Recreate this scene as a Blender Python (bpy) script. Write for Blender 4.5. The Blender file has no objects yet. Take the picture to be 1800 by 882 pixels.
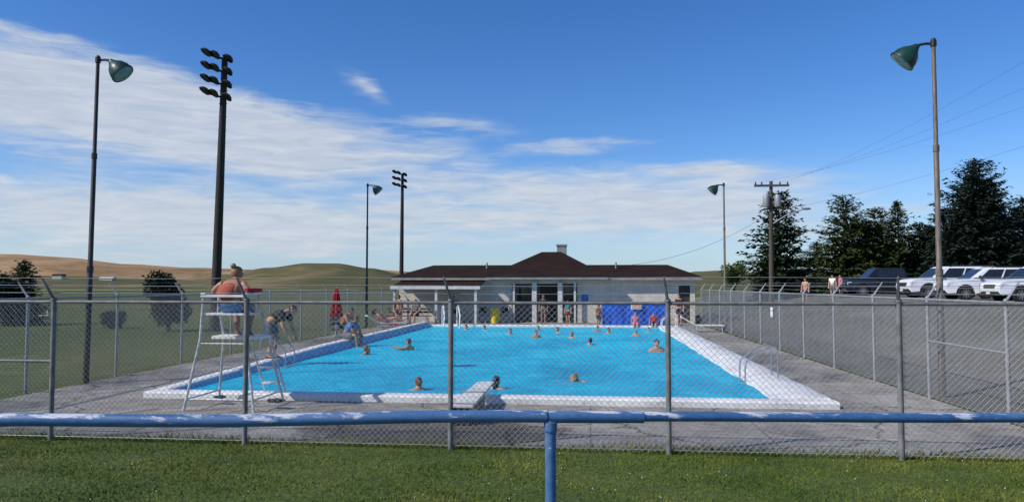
import bpy, bmesh, math, random
from mathutils import Vector, Matrix
import numpy as np
rnd = random.Random(11)
PI = math.pi
scene = bpy.context.scene
COL = scene.collection
CAMZ, F, YAW, PITCH = 2.07, 1300.0, math.radians(6), math.radians(2.6)
SY, CY = math.sin(YAW), math.cos(YAW)

def P(px, d, z=0.0):
    l = (px-900)/F*d
    return Vector((l*CY-d*SY, l*SY+d*CY, z))
def G(px, py, z=0.0):
    return P(px, (CAMZ-z)*F/(py-500), z)
def ZA(py, d):
    return CAMZ+(500-py)/F*d

# ------------------------------------------------------------------ materials
def nd(nt, t, **kw):
    n = nt.nodes.new(t)
    for k, v in kw.items():
        if k in n.inputs: n.inputs[k].default_value = v
        else: setattr(n, k, v)
    return n
def mth(nt, op, a, b=None, clamp=False):
    n = nt.nodes.new('ShaderNodeMath'); n.operation = op; n.use_clamp = clamp
    for i, x in enumerate((a, b)):
        if x is None: continue
        if isinstance(x, (int, float)): n.inputs[i].default_value = x
        else: nt.links.new(x, n.inputs[i])
    return n.outputs[0]
def ramp(nt, fac, stops):
    r = nt.nodes.new('ShaderNodeValToRGB')
    e = r.color_ramp.elements
    while len(e) < len(stops): e.new(0.5)
    for i, (p, c) in enumerate(stops):
        e[i].position = p
        e[i].color = (c, c, c, 1) if isinstance(c, (int, float)) else (*c, 1)
    nt.links.new(fac, r.inputs[0])
    return r.outputs[0]
def mixc(nt, fac, a, b, mode='MIX'):
    m = nt.nodes.new('ShaderNodeMix'); m.data_type = 'RGBA'; m.blend_type = mode
    for s, x in ((m.inputs[0], fac), (m.inputs[6], a), (m.inputs[7], b)):
        if isinstance(x, (int, float)): s.default_value = x
        elif isinstance(x, tuple): s.default_value = (*x, 1)
        else: nt.links.new(x, s)
    return m.outputs[2]
def newmat(name):
    m = bpy.data.materials.new(name); m.use_nodes = True
    nt = m.node_tree
    return m, nt, nt.nodes['Principled BSDF']
def coords(nt, stretch=(1, 1, 1), kind='Object'):
    tc = nt.nodes.new('ShaderNodeTexCoord')
    mp = nt.nodes.new('ShaderNodeMapping'); mp.inputs['Scale'].default_value = stretch
    nt.links.new(tc.outputs[kind], mp.inputs[0])
    return mp.outputs[0]
def noise(nt, vec, scale, detail=4, rough=.55, dist=0):
    n = nd(nt, 'ShaderNodeTexNoise', Scale=scale, Detail=detail, Roughness=rough, Distortion=dist)
    nt.links.new(vec, n.inputs['Vector'])
    return n.outputs['Fac']
def bump(nt, b, h, strength=.3, dist=.02):
    n = nd(nt, 'ShaderNodeBump', Strength=strength, Distance=dist)
    nt.links.new(h, n.inputs['Height']); nt.links.new(n.outputs[0], b.inputs['Normal'])
    return n.outputs[0]
def mat(name, c1, c2=None, scale=5, rough=.6, metal=0, bmp=0, lo=.35, hi=.65, stretch=(1, 1, 1), spec=.4, detail=4):
    m, nt, b = newmat(name)
    if c2 is None: c2 = tuple(x*.75 for x in c1)
    v = coords(nt, stretch)
    f = noise(nt, v, scale, detail)
    nt.links.new(ramp(nt, f, [(lo, c1), (hi, c2)]), b.inputs['Base Color'])
    b.inputs['Roughness'].default_value = rough; b.inputs['Metallic'].default_value = metal
    b.inputs['Specular IOR Level'].default_value = spec
    if bmp: bump(nt, b, f, bmp)
    return m

M = {}
M['galv'] = mat('galvanised', (.33, .335, .34), (.23, .235, .24), 12, .5, .2)
M['galvold'] = mat('galvanised_weathered', (.22, .22, .215), (.13, .128, .122), 7, .65, .1)
M['wire'] = mat('fence_wire', (.34, .35, .35), (.25, .255, .26), 3, .5, .1)
M['white'] = mat('white_paint', (.78, .78, .76), (.62, .61, .58), 4, .5)
M['board'] = mat('board_paint', (.70, .70, .67), (.48, .47, .44), 3, .6)
M['whitepipe'] = mat('white_pipe', (.62, .64, .64), (.36, .38, .38), 9, .45)
M['dark'] = mat('dark_metal', (.025, .026, .028), (.015, .015, .016), 6, .5)
M['black'] = mat('black_rubber', (.015, .015, .016), (.01, .01, .01), 6, .8)
M['pole'] = mat('lamp_pole_frontlit', (.20, .165, .13), (.11, .09, .072), 8, .6, .2, stretch=(3, 3, .5))  # right-hand poles: front lighting put into the lighter tan
M['polebacklit'] = mat('lamp_pole_backlit', (.055, .05, .045), (.03, .027, .025), 8, .6, .2, stretch=(3, 3, .5))  # left-hand poles: backlit shade put into the colour
M['green'] = mat('green_enamel', (.010, .040, .030), (.015, .056, .043), 6, .4)
M['lens'] = mat('lamp_glass', (.20, .27, .23), (.13, .19, .16), 6, .25)
M['wood'] = mat('pole_wood', (.045, .036, .028), (.022, .018, .015), 6, .85, stretch=(4, 4, .4))
M['wood2'] = mat('utility_wood', (.12, .085, .06), (.06, .043, .032), 6, .85, stretch=(4, 4, .4))
M['glass'] = mat('dark_glass', (.015, .018, .022), (.02, .025, .03), 2, .06, spec=.7)
M['carwhite'] = mat('white_car_paint', (.75, .76, .78), (.70, .71, .73), 2, .22, spec=.6)
M['carblack'] = mat('black_car_paint', (.012, .013, .016), (.016, .017, .02), 2, .2, spec=.6)
M['chrome'] = mat('chrome', (.55, .55, .56), (.4, .4, .42), 5, .2, .9)
M['alloy'] = mat('alloy_rim', (.26, .265, .27), (.20, .205, .21), 5, .4, .3)
M['headlight'] = mat('headlight_glass', (.55, .58, .6), (.35, .38, .4), 14, .12)
M['taillight'] = mat('taillight_glass', (.35, .01, .01), (.2, .01, .01), 10, .2)
M['concrete'] = mat('concrete', (.30, .29, .275), (.20, .195, .185), 4, .9, bmp=.2)
M['red'] = mat('red_fabric', (.50, .018, .02), (.32, .012, .014), 8, .8, bmp=.3)
M['bluefab'] = mat('blue_cloth', (.10, .24, .46), (.06, .16, .34), 8, .85)
M['banner'] = mat('blue_tarp', (.008, .12, .60), (.005, .06, .38), 1.6, .45, bmp=.8)
M['yellow'] = mat('yellow_plastic', (.80, .60, .012), (.7, .5, .01), 4, .5)
M['orange'] = mat('orange_print', (.75, .28, .12), (.7, .5, .4), 9, .6)
M['greycloth'] = mat('grey_cloth', (.16, .165, .175), (.10, .10, .11), 9, .9)
M['blackcloth'] = mat('black_cloth', (.018, .018, .02), (.03, .03, .034), 9, .9)
M['pink'] = mat('pink_cloth', (.65, .22, .30), (.5, .15, .22), 9, .9)
M['teal'] = mat('teal_cloth', (.02, .25, .26), (.015, .16, .18), 9, .9)
M['navy'] = mat('navy_cloth', (.02, .03, .09), (.015, .02, .05), 9, .9)
M['coral'] = mat('coral_cloth', (.42, .11, .065), (.30, .07, .045), 9, .9)
M['skin'] = mat('skin', (.53, .27, .165), (.46, .22, .13), 7, .5)
M['skintan'] = mat('skin_tan', (.38, .18, .11), (.32, .15, .09), 7, .5)
M['hairbrown'] = mat('hair_brown', (.06, .032, .018), (.03, .016, .009), 40, .55)
M['hairdark'] = mat('hair_dark', (.012, .009, .008), (.022, .016, .012), 40, .4)
M['hairblond'] = mat('hair_blond', (.30, .18, .085), (.19, .11, .05), 40, .6)
M['hairred'] = mat('hair_auburn', (.16, .05, .02), (.08, .025, .01), 40, .6)
M['bark'] = mat('bark', (.07, .05, .036), (.035, .026, .02), 8, .9)
M['cable'] = mat('cable', (.16, .18, .22), (.12, .135, .17), 4, .7)
M['fascia'] = mat('fascia_white', (.66, .65, .61), (.50, .49, .46), 3, .6)
M['eave'] = mat('eave_weathered', (.36, .34, .30), (.25, .235, .21), 3, .7)
M['farhouse'] = mat('farmhouse_wall', (.45, .43, .40), (.38, .36, .33), 3, .8)
M['doordark'] = mat('door_dark', (.03, .028, .028), (.05, .046, .045), 3, .6)
M['recessgrey'] = mat('recess_grey', (.20, .20, .19), (.15, .15, .145), 3, .6)  # grey of the recess walls, darker than the outer block
M['steel'] = mat('stainless', (.5, .51, .52), (.36, .37, .38), 10, .28, .8)

def foliage(name, a, b, c):
    m, nt, bs = newmat(name)
    v = coords(nt)
    f = noise(nt, v, .9, 3); g = noise(nt, v, 7, 2)
    s = mth(nt, 'ADD', mth(nt, 'MULTIPLY', f, .6), mth(nt, 'MULTIPLY', g, .4))
    nt.links.new(ramp(nt, s, [(.36, a), (.5, b), (.64, c)]), bs.inputs['Base Color'])
    bs.inputs['Roughness'].default_value = .75; bs.inputs['Specular IOR Level'].default_value = .12
    return m
M['spruce'] = foliage('spruce_needles', (.010, .020, .007), (.020, .036, .012), (.038, .056, .020))
M['spruceblue'] = foliage('blue_spruce_needles', (.010, .018, .012), (.019, .031, .022), (.038, .053, .036))
M['cedar'] = foliage('cedar_leaves', (.022, .036, .009), (.042, .062, .017), (.075, .095, .028))
M['juniper'] = foliage('juniper_leaves', (.012, .022, .010), (.022, .036, .016), (.042, .06, .026))
M['leafy'] = foliage('broad_leaves', (.03, .05, .012), (.06, .09, .025), (.11, .14, .045))

def m_blades():
    m, nt, b = newmat('grass_blades')
    v = coords(nt)
    f = noise(nt, v, .8, 5, .6); g = noise(nt, v, 30, 2)
    s = mth(nt, 'ADD', mth(nt, 'MULTIPLY', f, .7), mth(nt, 'MULTIPLY', g, .3))
    nt.links.new(ramp(nt, s, [(.37, (.050, .088, .009)), (.5, (.108, .150, .016)), (.63, (.23, .220, .042))]), b.inputs['Base Color'])
    b.inputs['Roughness'].default_value = .65; b.inputs['Specular IOR Level'].default_value = .15
    return m
M['blades'] = m_blades()

def m_field():
    m, nt, b = newmat('field_grass')
    v = coords(nt)
    f = noise(nt, v, .05, 6, .6); g = noise(nt, v, 1.2, 5, .65)
    s = mth(nt, 'ADD', mth(nt, 'MULTIPLY', f, .6), mth(nt, 'MULTIPLY', g, .4))
    nt.links.new(ramp(nt, s, [(.35, (.048, .066, .016)), (.5, (.082, .098, .026)), (.64, (.16, .145, .05))]), b.inputs['Base Color'])
    b.inputs['Roughness'].default_value = .9; b.inputs['Specular IOR Level'].default_value = .05
    bump(nt, b, g, .5, .05)
    return m
M['field'] = m_field()

def m_deck():
    m, nt, b = newmat('deck_concrete')
    v = coords(nt)
    f = noise(nt, v, .35, 6, .65, .6); g = noise(nt, v, 3.5, 6, .7); h = noise(nt, v, 40, 3, .7)
    s = mth(nt, 'ADD', mth(nt, 'MULTIPLY', f, .6), mth(nt, 'MULTIPLY', g, .4))
    base = ramp(nt, s, [(.36, (.115, .102, .088)), (.45, (.22, .20, .175)), (.55, (.33, .306, .272)), (.66, (.50, .47, .425))])
    sp = ramp(nt, h, [(.3, .72), (.7, 1.15)])
    base = mixc(nt, 1, base, sp, 'MULTIPLY')
    br = nd(nt, 'ShaderNodeTexBrick', Scale=1.0, offset=0.0)
    br.inputs['Mortar Size'].default_value = .012; br.inputs['Brick Width'].default_value = 2.4; br.inputs['Row Height'].default_value = 2.1
    nt.links.new(v, br.inputs['Vector'])
    wv = nt.nodes.new('ShaderNodeVectorMath'); wv.operation = 'ADD'
    nn = nd(nt, 'ShaderNodeTexNoise', Scale=1.2, Detail=4); nt.links.new(v, nn.inputs['Vector'])
    nt.links.new(v, wv.inputs[0]); nt.links.new(nn.outputs['Color'], wv.inputs[1])
    vo = nd(nt, 'ShaderNodeTexVoronoi', Scale=.42, feature='DISTANCE_TO_EDGE'); nt.links.new(wv.outputs[0], vo.inputs['Vector'])
    cr = ramp(nt, vo.outputs['Distance'], [(.004, .30), (.014, 1.0)])
    jn = ramp(nt, br.outputs['Fac'], [(.2, 1.0), (.8, .45)])
    base = mixc(nt, .85, base, cr, 'MULTIPLY'); base = mixc(nt, .9, base, jn, 'MULTIPLY')
    mp = nt.nodes.new('ShaderNodeMapping'); mp.vector_type = 'TEXTURE'; mp.inputs['Location'].default_value = (-2.2, 10.4, 0); mp.inputs['Scale'].default_value = (2.8, 1.3, 1); nt.links.new(v, mp.inputs[0])
    gr = nd(nt, 'ShaderNodeTexGradient', gradient_type='SPHERICAL'); nt.links.new(mp.outputs[0], gr.inputs[0])
    wet = mth(nt, 'ADD', gr.outputs['Fac'], mth(nt, 'MULTIPLY', g, .9))
    wetf = ramp(nt, wet, [(.72, 0.0), (.80, 1.0)])
    base = mixc(nt, wetf, base, mixc(nt, 1, base, (.36, .35, .34), 'MULTIPLY'))
    nt.links.new(base, b.inputs['Base Color'])
    rr = ramp(nt, f, [(.36, .5), (.5, .9)]); nt.links.new(rr, b.inputs['Roughness'])
    b.inputs['Specular IOR Level'].default_value = .15
    bump(nt, b, h, .25, .01)
    return m
M['deck'] = m_deck()

def m_gravel():
    m, nt, b = newmat('gravel')
    v = coords(nt)
    f = noise(nt, v, .15, 6, .65); g = noise(nt, v, 6, 5, .75)
    s = mth(nt, 'ADD', mth(nt, 'MULTIPLY', f, .6), mth(nt, 'MULTIPLY', g, .4))
    nt.links.new(ramp(nt, s, [(.36, (.085, .088, .052)), (.5, (.150, .142, .108)), (.64, (.235, .218, .18))]), b.inputs['Base Color'])
    b.inputs['Roughness'].default_value = .95; b.inputs['Specular IOR Level'].default_value = .1
    bump(nt, b, g, .5, .03)
    return m
M['gravel'] = m_gravel()

def m_water():
    m, nt, b = newmat('pool_water')
    v = coords(nt)
    sep = nt.nodes.new('ShaderNodeSeparateXYZ'); nt.links.new(v, sep.inputs[0])
    dep = nt.nodes.new('ShaderNodeMapRange'); dep.inputs[1].default_value = 13; dep.inputs[2].default_value = 33
    nt.links.new(sep.outputs[1], dep.inputs[0])
    vv = nt.nodes.new('ShaderNodeVectorMath'); vv.operation = 'MULTIPLY'; vv.inputs[1].default_value = (1, .8, 1); nt.links.new(v, vv.inputs[0])
    f = noise(nt, vv.outputs[0], .4, 4, .6, .4); g = noise(nt, vv.outputs[0], 3.2, 4, .6, .8); h = noise(nt, vv.outputs[0], 9, 3, .6, .5)
    s = mth(nt, 'ADD', mth(nt, 'MULTIPLY', f, .6), mth(nt, 'MULTIPLY', g, .4))
    s = mth(nt, 'ADD', s, mth(nt, 'MULTIPLY', dep.outputs[0], .10))
    col = ramp(nt, s, [(.36, (.001, .24, .41)), (.52, (.002, .38, .58)), (.70, (.025, .56, .74))])
    hh = mth(nt, 'ADD', mth(nt, 'MULTIPLY', g, .65), mth(nt, 'MULTIPLY', h, .35))
    bp = nd(nt, 'ShaderNodeBump', Strength=.6, Distance=.10); nt.links.new(hh, bp.inputs['Height'])
    df = nt.nodes.new('ShaderNodeBsdfDiffuse'); nt.links.new(col, df.inputs['Color']); nt.links.new(bp.outputs[0], df.inputs['Normal'])
    gl = nt.nodes.new('ShaderNodeBsdfGlossy'); gl.inputs['Roughness'].default_value = .10; gl.inputs['Color'].default_value = (.75, .95, 1, 1); nt.links.new(bp.outputs[0], gl.inputs['Normal'])
    mx = nt.nodes.new('ShaderNodeMixShader'); mx.inputs[0].default_value = .14
    nt.links.new(df.outputs[0], mx.inputs[1]); nt.links.new(gl.outputs[0], mx.inputs[2])
    nt.links.new(mx.outputs[0], nt.nodes['Material Output'].inputs['Surface'])
    return m
M['water'] = m_water()

def m_coping():
    m, nt, b = newmat('coping_paint')
    v = coords(nt)
    f = noise(nt, v, 1.1, 5, .65); g = noise(nt, v, 14, 4, .7)
    s = mth(nt, 'ADD', mth(nt, 'MULTIPLY', f, .5), mth(nt, 'MULTIPLY', g, .5))
    nt.links.new(ramp(nt, s, [(.35, (.32, .30, .26)), (.44, (.62, .61, .585)), (.6, (.80, .80, .78))]), b.inputs['Base Color'])
    b.inputs['Roughness'].default_value = .6
    bump(nt, b, g, .5, .02)
    return m
M['coping'] = m_coping()
M['bluewall'] = mat('pool_wall_blue', (.06, .34, .58), (.16, .42, .58), 1.6, .5)  # blue tones for the inner face of the left wall, mixed by noise

def m_rail():
    m, nt, b = newmat('peeling_blue_paint')
    v = coords(nt, (.55, 2.5, 2.5)); w = coords(nt)
    f = noise(nt, v, 4.5, 7, .72, .3); g = noise(nt, w, 26, 3); e = noise(nt, v, 1.3, 5, .7)
    geo = nt.nodes.new('ShaderNodeNewGeometry'); sep = nt.nodes.new('ShaderNodeSeparateXYZ'); nt.links.new(geo.outputs['Normal'], sep.inputs[0])
    up = mth(nt, 'MULTIPLY', sep.outputs[2], .10)
    s = mth(nt, 'ADD', f, up)
    blue = ramp(nt, g, [(.3, (.030, .095, .24)), (.7, (.045, .14, .31))])
    blue = mixc(nt, ramp(nt, e, [(.4, 0.0), (.65, .5)]), blue, (.14, .24, .40))
    col = ramp(nt, s, [(.60, 0.0), (.66, .85)])
    c = mixc(nt, col, blue, (.60, .62, .66))
    c = mixc(nt, ramp(nt, f, [(.31, .9), (.355, 0.0)]), c, (.06, .045, .04))
    nt.links.new(c, b.inputs['Base Color'])
    b.inputs['Roughness'].default_value = .5
    bump(nt, b, s, .4, .01)
    return m
M['rail'] = m_rail()

def m_block():
    m, nt, b = newmat('painted_block')
    tc = nt.nodes.new('ShaderNodeTexCoord'); mp = nt.nodes.new('ShaderNodeMapping'); mp.inputs['Rotation'].default_value = (PI/2, 0, 0)
    nt.links.new(tc.outputs['Object'], mp.inputs[0])
    br = nd(nt, 'ShaderNodeTexBrick', Scale=1.0)
    br.inputs['Mortar Size'].default_value = .012; br.inputs['Brick Width'].default_value = .6; br.inputs['Row Height'].default_value = .2
    br.inputs['Color1'].default_value = (.66, .60, .51, 1); br.inputs['Color2'].default_value = (.60, .55, .47, 1); br.inputs['Mortar'].default_value = (.47, .43, .37, 1)
    nt.links.new(mp.outputs[0], br.inputs['Vector'])
    f = noise(nt, tc.outputs['Object'], 1.5, 5, .65)
    c = mixc(nt, 1, br.outputs['Color'], ramp(nt, f, [(.3, .78), (.65, 1.05)]), 'MULTIPLY')
    nt.links.new(c, b.inputs['Base Color']); b.inputs['Roughness'].default_value = .8
    return m
M['block'] = m_block()

def m_roof():
    m, nt, b = newmat('brown_shingles')
    v = coords(nt)
    f = noise(nt, v, 1.0, 5, .6); w = nd(nt, 'ShaderNodeTexWave', Scale=3.0, Distortion=1.0, wave_type='BANDS', bands_direction='Z')
    nt.links.new(v, w.inputs['Vector'])
    h = noise(nt, v, 16, 3, .7)
    s = mth(nt, 'ADD', mth(nt, 'MULTIPLY', f, .5), mth(nt, 'MULTIPLY', h, .5))
    c = ramp(nt, s, [(.35, (.019, .011, .0095)), (.65, (.040, .025, .021))])
    c = mixc(nt, .2, c, w.outputs['Color'], 'MULTIPLY')
    nt.links.new(c, b.inputs['Base Color']); b.inputs['Roughness'].default_value = 1; b.inputs['Specular IOR Level'].default_value = .05
    return m
M['roof'] = m_roof()

def m_hill(name, a, b2, c, sc):
    m, nt, b = newmat(name)
    v = coords(nt, (1, 1, 3))
    f = noise(nt, v, sc, 5, .6, .8); g = noise(nt, v, sc*9, 4)
    s = mth(nt, 'ADD', mth(nt, 'MULTIPLY', f, .75), mth(nt, 'MULTIPLY', g, .25))
    nt.links.new(ramp(nt, s, [(.38, a), (.5, b2), (.6, c)]), b.inputs['Base Color']); b.inputs['Roughness'].default_value = .95
    b.inputs['Specular IOR Level'].default_value = .05
    return m
M['hilltan'] = m_hill('wheat_hill', (.17, .12, .065), (.30, .19, .095), (.38, .25, .14), .006)
M['hillolive'] = m_hill('olive_hill', (.080, .082, .036), (.115, .105, .048), (.20, .15, .075), .009)

# ------------------------------------------------------------------ mesh helpers
class MB:
    def __init__(s): s.v, s.f = [], []
    def add(s, vs, fs):
        o = len(s.v); s.v += [Vector(x) for x in vs]; s.f += [tuple(i+o for i in f) for f in fs]; return s
    def box(s, x0, x1, y0, y1, z0, z1, m=None):
        vs = [Vector((x, y, z)) for z in (z0, z1) for y in (y0, y1) for x in (x0, x1)]
        if m: vs = [m @ v for v in vs]
        return s.add(vs, [(0, 2, 3, 1), (4, 5, 7, 6), (0, 1, 5, 4), (2, 6, 7, 3), (0, 4, 6, 2), (1, 3, 7, 5)])
    def tube(s, pts, r, n=8, cap=True):
        pts = [Vector(p) for p in pts]; k = len(pts)
        rs = r if isinstance(r, (list, tuple)) else [r]*k
        vs, fs = [], []
        t0 = (pts[1]-pts[0]).normalized()
        up = Vector((0, 0, 1)) if abs(t0.z) < .9 else Vector((1, 0, 0))
        a = t0.cross(up).normalized()
        for i, p in enumerate(pts):
            if i == 0: t = t0
            elif i == k-1: t = (pts[i]-pts[i-1]).normalized()
            else: t = ((pts[i]-pts[i-1]).normalized()+(pts[i+1]-pts[i]).normalized()).normalized()
            a = (a-t*a.dot(t)).normalized(); b = t.cross(a)
            for j in range(n):
                q = 2*PI*j/n
                vs.append(p+(a*math.cos(q)+b*math.sin(q))*rs[i])
        for i in range(k-1):
            for j in range(n):
                fs.append((i*n+j, i*n+(j+1) % n, (i+1)*n+(j+1) % n, (i+1)*n+j))
        if cap: fs += [tuple(range(n))[::-1], tuple((k-1)*n+j for j in range(n))]
        return s.add(vs, fs)
    def lathe(s, prof, n=16, m=None):
        vs, fs = [], []
        for r, z in prof:
            for j in range(n):
                q = 2*PI*j/n; v = Vector((r*math.cos(q), r*math.sin(q), z))
                vs.append(m @ v if m else v)
        for i in range(len(prof)-1):
            for j in range(n): fs.append((i*n+j, i*n+(j+1) % n, (i+1)*n+(j+1) % n, (i+1)*n+j))
        fs += [tuple(range(n))[::-1], tuple((len(prof)-1)*n+j for j in range(n))]
        return s.add(vs, fs)
    def prism(s, poly, y0, y1):
        n = len(poly)
        vs = [(x, y0, z) for x, z in poly]+[(x, y1, z) for x, z in poly]
        fs = [tuple(range(n)), tuple(range(2*n-1, n-1, -1))]+[(i, i+n, (i+1) % n+n, (i+1) % n) for i in range(n)]
        return s.add(vs, fs)
    def ball(s, c, r, nu=12, nv=8, fn=None, m=None):
        c = Vector(c); r = r if isinstance(r, tuple) else (r, r, r)
        vs, fs = [], []
        for i in range(nv+1):
            t = PI*i/nv
            for j in range(nu):
                q = 2*PI*j/nu
                v = Vector((r[0]*math.sin(t)*math.cos(q), r[1]*math.sin(t)*math.sin(q), r[2]*math.cos(t)))
                if fn: v = fn(v)
                vs.append((m @ v if m else v)+c)
        for i in range(nv):
            for j in range(nu): fs.append((i*nu+j, (i+1)*nu+j, (i+1)*nu+(j+1) % nu, i*nu+(j+1) % nu))
        return s.add(vs, fs)
    def obj(s, name, m, parent=None, smooth=False, bevel=0, seg=2):
        r = parent
        while r is not None and r.parent is not None: r = r.parent
        off = r.location if r is not None else Vector()
        me = bpy.data.meshes.new(name); me.from_pydata([v-off for v in s.v], [], s.f)
        bm = bmesh.new(); bm.from_mesh(me)
        if smooth or bevel: bmesh.ops.remove_doubles(bm, verts=bm.verts, dist=1e-5)
        if bevel:
            bmesh.ops.recalc_face_normals(bm, faces=bm.faces)
            es = [e for e in bm.edges if len(e.link_faces) == 2 and e.calc_face_angle(0) > .5]
            bmesh.ops.bevel(bm, geom=es, offset=bevel, segments=seg, affect='EDGES', clamp_overlap=True)
        bmesh.ops.recalc_face_normals(bm, faces=bm.faces)
        bm.to_mesh(me); bm.free()
        if smooth:
            me.polygons.foreach_set('use_smooth', [True]*len(me.polygons))
            me.set_sharp_from_angle(angle=math.radians(40))
        me.materials.append(M[m] if isinstance(m, str) else m)
        o = bpy.data.objects.new(name, me); COL.objects.link(o)
        if parent is not None: o.parent = parent
        return o
def tag(o, label=None, cat=None, group=None, kind=None):
    if label: o['label'] = label
    if cat: o['category'] = cat
    if group: o['group'] = group
    if kind: o['kind'] = kind
    return o
def thing(name, label, cat, loc=(0, 0, 0), group=None):
    o = bpy.data.objects.new(name, None); COL.objects.link(o); o.location = loc; o.empty_display_size = .2
    return tag(o, label, cat, group)
def copy_tree(o, parent=None):
    c = o.copy(); COL.objects.link(c); c.parent = parent
    for ch in list(o.children): copy_tree(ch, c)
    return c
def fastmesh(name, verts, faces_n, m, parent=None):
    me = bpy.data.meshes.new(name); nv = len(verts); nf = nv//faces_n
    me.vertices.add(nv); me.vertices.foreach_set('co', np.asarray(verts, dtype=np.float32).ravel())
    me.loops.add(nv); me.loops.foreach_set('vertex_index', np.arange(nv, dtype=np.int32))
    me.polygons.add(nf); me.polygons.foreach_set('loop_start', np.arange(0, nv, faces_n, dtype=np.int32))
    me.update(calc_edges=True); me.validate()
    me.materials.append(M[m])
    o = bpy.data.objects.new(name, me); COL.objects.link(o)
    if parent is not None: o.parent = parent
    return o

# ------------------------------------------------------------------ camera, world, sun
cam = bpy.data.cameras.new('camera'); co = bpy.data.objects.new('camera', cam); COL.objects.link(co)
co.location = (0, 0, CAMZ); co.rotation_euler = (PI/2+PITCH, 0, YAW)
cam.sensor_width = 36; cam.lens = F/1800*36; cam.clip_end = 20000; cam.clip_start = .05
scene.camera = co
scene.view_settings.view_transform = 'Standard'; scene.view_settings.look = 'None'; scene.view_settings.exposure = 0
sv = Vector((-.85, -.48, .82)).normalized()
sun = bpy.data.lights.new('sun', 'SUN'); so = bpy.data.objects.new('sun', sun); COL.objects.link(so)
sun.energy = 4.5; sun.angle = math.radians(.53); sun.color = (1, .945, .86)
so.rotation_euler = (-sv).to_track_quat('-Z', 'Y').to_euler(); so.location = (-30, -10, 40)

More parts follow.
